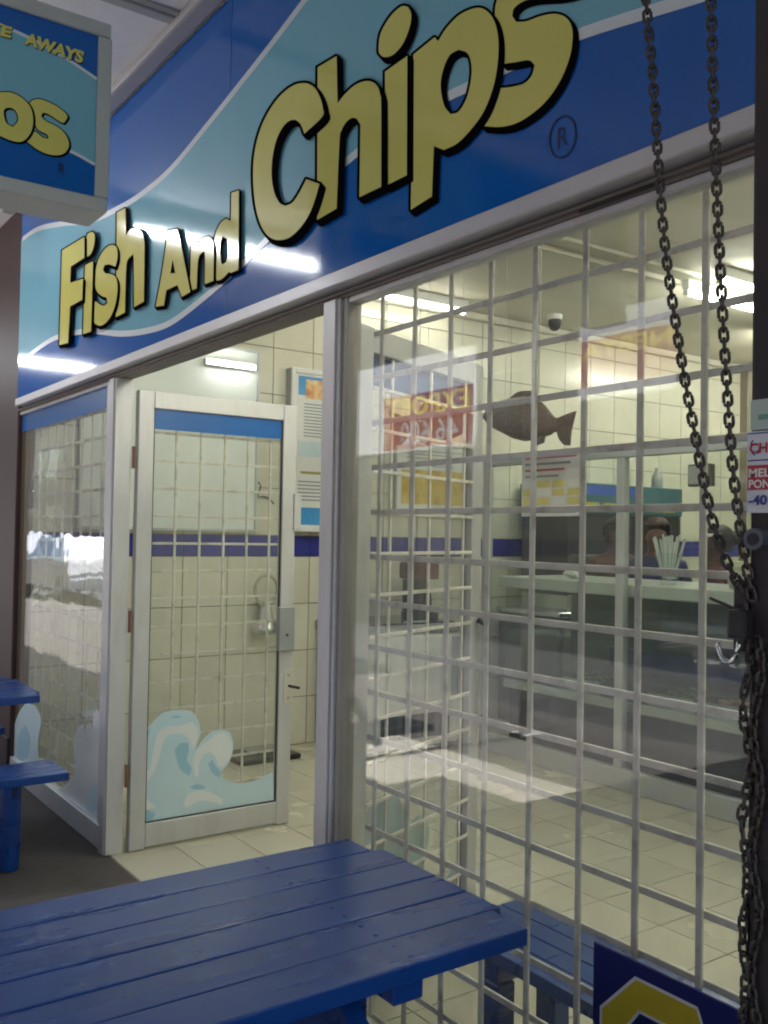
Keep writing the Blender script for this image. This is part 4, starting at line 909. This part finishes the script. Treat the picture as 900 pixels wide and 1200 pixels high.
# ------------------------------------------------------------------ banners at the verandah edge and the far side of the street (seen in the glass)
BW = emit_mat('banner_glow_white', (.95, .95, 1.0), .58); BR = emit_mat('banner_glow_red', (.62, .10, .09), .5); BY = emit_mat('banner_glow_yellow', (1.0, .80, .12), .75)  # glow added so the banners show up mirrored in the window
YBn = -3.30
def mirror(x, y): p = onY(x, y, -YBn); return Vector((p.x, YBn, p.z))      # photo point in the pane -> the real thing in front of it
def glow_banner(label, corners, word, sub, band):
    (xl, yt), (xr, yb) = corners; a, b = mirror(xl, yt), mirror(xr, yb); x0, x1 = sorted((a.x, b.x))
    z1 = a.z; z0 = b.z; t = thing('glow_banner_sign', label, 'sign', ((x0+x1)/2, YBn, z0))
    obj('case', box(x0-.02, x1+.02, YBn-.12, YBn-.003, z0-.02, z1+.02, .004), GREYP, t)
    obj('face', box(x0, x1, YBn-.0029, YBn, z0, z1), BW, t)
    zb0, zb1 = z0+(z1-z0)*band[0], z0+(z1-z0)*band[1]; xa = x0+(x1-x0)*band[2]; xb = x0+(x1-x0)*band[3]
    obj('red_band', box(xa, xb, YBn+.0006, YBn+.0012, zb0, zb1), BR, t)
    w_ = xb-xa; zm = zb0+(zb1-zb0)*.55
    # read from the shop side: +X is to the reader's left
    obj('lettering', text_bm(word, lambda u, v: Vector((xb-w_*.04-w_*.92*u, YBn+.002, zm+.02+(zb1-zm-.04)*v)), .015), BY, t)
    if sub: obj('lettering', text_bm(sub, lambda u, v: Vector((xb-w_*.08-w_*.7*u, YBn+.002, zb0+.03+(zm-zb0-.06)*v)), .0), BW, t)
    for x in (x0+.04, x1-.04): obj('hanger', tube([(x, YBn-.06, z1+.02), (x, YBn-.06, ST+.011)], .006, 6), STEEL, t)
glow_banner('white banner sign with a red and yellow EXPORT band and an added glow', ((392, 441), (556, 520)), 'EXPORT', '146 600', (.02, .60, .40, .98))
glow_banner('white banner sign with a yellow NEBYA band and an added glow', ((678, 372), (792, 455)), 'NEBYA', None, (.15, .7, 0.0, 1.0))
ob = thing('street_building', 'tall dark brick building across the street', 'building', (-12, -14, 0))
OW = nmat('opposite_brick', (.13, .085, .07), .85, var=.08); ODK = nmat('opposite_window', (.03, .035, .04), .1)
obj('wall', box(-24, 14, -22, -14.0, -.16, 10.2), OW, ob); obj('parapet', box(-24.1, 14.1, -22.1, -13.9, 10.2005, 10.6), nmat('parapet', (.2, .1, .08), .8), ob)
for i in range(8):
    x = -23+i*4.7; w_o = obj('window', box(x, x+2.2, -13.999, -13.97, 4.0, 5.4), ODK, ob); obj('frame', box(x-.08, x+2.28, -13.9995, -13.98, 5.401, 5.48), WHITEP, w_o)
    obj('shop_opening', box(x-.6, x+2.8, -13.999, -13.96, .0, 2.7), ODK, ob)
obj('canopy', box(-24, 14, -13.9, -12.2, 3.0, 3.12), nmat('canopy_grey', (.25, .25, .25), .6), ob)

# parked car, added unseen to mirror bright shapes in the far window
def car(label, loc, paint):
    t = thing('parked_car', label, 'car', loc); W = .82
    prof = [(-2.05, .35), (-2.08, .62), (-1.95, .86), (-1.05, .95), (-.45, 1.40), (.75, 1.46), (1.45, 1.02), (1.95, .95), (2.05, .60), (2.02, .35)]
    bm = bmesh.new(); A = [bm.verts.new((x, -W+(.14 if z > 1.2 else 0), z)) for x, z in prof]; B = [bm.verts.new((x, W-(.14 if z > 1.2 else 0), z)) for x, z in prof]
    for i in range(len(prof)): j = (i+1) % len(prof); bm.faces.new((A[i], A[j], B[j], B[i]))
    bm.faces.new(A[::-1]); bm.faces.new(B); bmesh.ops.recalc_face_normals(bm, faces=bm.faces[:]); bmesh.ops.bevel(bm, geom=bm.edges[:], offset=.05, segments=2, affect='EDGES')
    obj('body', bm, paint, t, world=False, smooth=False)
    for sy_ in (-1, 1):
        for q in ([(-.92, .98), (-.42, 1.34), (.1, 1.37), (.1, .98)], [(.18, .98), (.18, 1.37), (.70, 1.38), (1.22, 1.0)]):
            y = lambda z: sy_*(W+.006-.14*max(0, min(1, (z-.95)/.45)))
            obj('side_window', fill([q], lambda x, z: Vector((x, y(z)+sy_*.012, z))), ODK, t, world=False)
        for x in (-1.3, 1.3):
            w_ = obj('wheel', lathe([(.2, -.1), (.31, -.09), (.32, 0), (.31, .09), (.2, .1)], 20), DARKP, t, world=False); w_.rotation_euler = (R(90), 0, 0); w_.location = (x, sy_*(W-.08), .32)
            h_ = obj('rim', lathe([(.001, -.108), (.17, -.105), (.19, 0), (.17, .105), (.001, .108)], 16), STEEL, w_, world=False)
    wm = obj('windscreen', fill([[(-.6, -1), (.6, -1), (.52, 1), (-.52, 1)]], lambda u, v: Vector((-1.04+.30*(v+1)-.03, u*1.05, 1.0+.2*(v+1)*.95))), ODK, t, world=False)
    for sy_ in (-1, 1): obj('headlight', box(-2.09, -2.02, sy_*.6-.16, sy_*.6+.16, .66, .80, .02), WHITEP, t, world=False)
    return t
c_ = car('white hatchback car added by the kerb for bright shapes in the far window', (-21.5, -5.3, -.148), nmat('car_white', (.75, .75, .75), .25, coat=.5))
c_ = car('silver grey hatchback car parked along the kerb behind the white one', (-27.2, -5.3, -.148), nmat('car_silver', (.35, .36, .38), .3, .4, coat=.5))

for lb, x0, x1, h, col in (('long pale building added further along the street to dim the mirrored sky', -44, -24.3, 8.0, (.26, .23, .19)), ('low brown building added at the far end of the street to dim the mirrored sky', -98, -50, 9.0, (.15, .11, .085))):
    fb = thing('street_building', lb, 'building', ((x0+x1)/2, -14, 0)); mt = nmat('far_wall_%d' % -x0, col, .85, var=.1)  # unseen, added to hide the bright sky mirrored in the far window
    obj('wall', box(x0, x1, -22, -14.0, -.16, h), mt, fb); obj('roof', box(x0-.2, x1+.05, -22.2, -13.7, h+.0005, h+.3), MATS['roof_sheet'], fb)
    n_w = int((x1-x0)/4.6)
    for i in range(n_w):
        x = x0+1.2+i*4.6; obj('window', box(x, x+2.0, -13.999, -13.97, 4.2, 5.8), ODK, fb); obj('shop_opening', box(x-.5, x+2.6, -13.999, -13.96, 0, 2.7), ODK, fb)
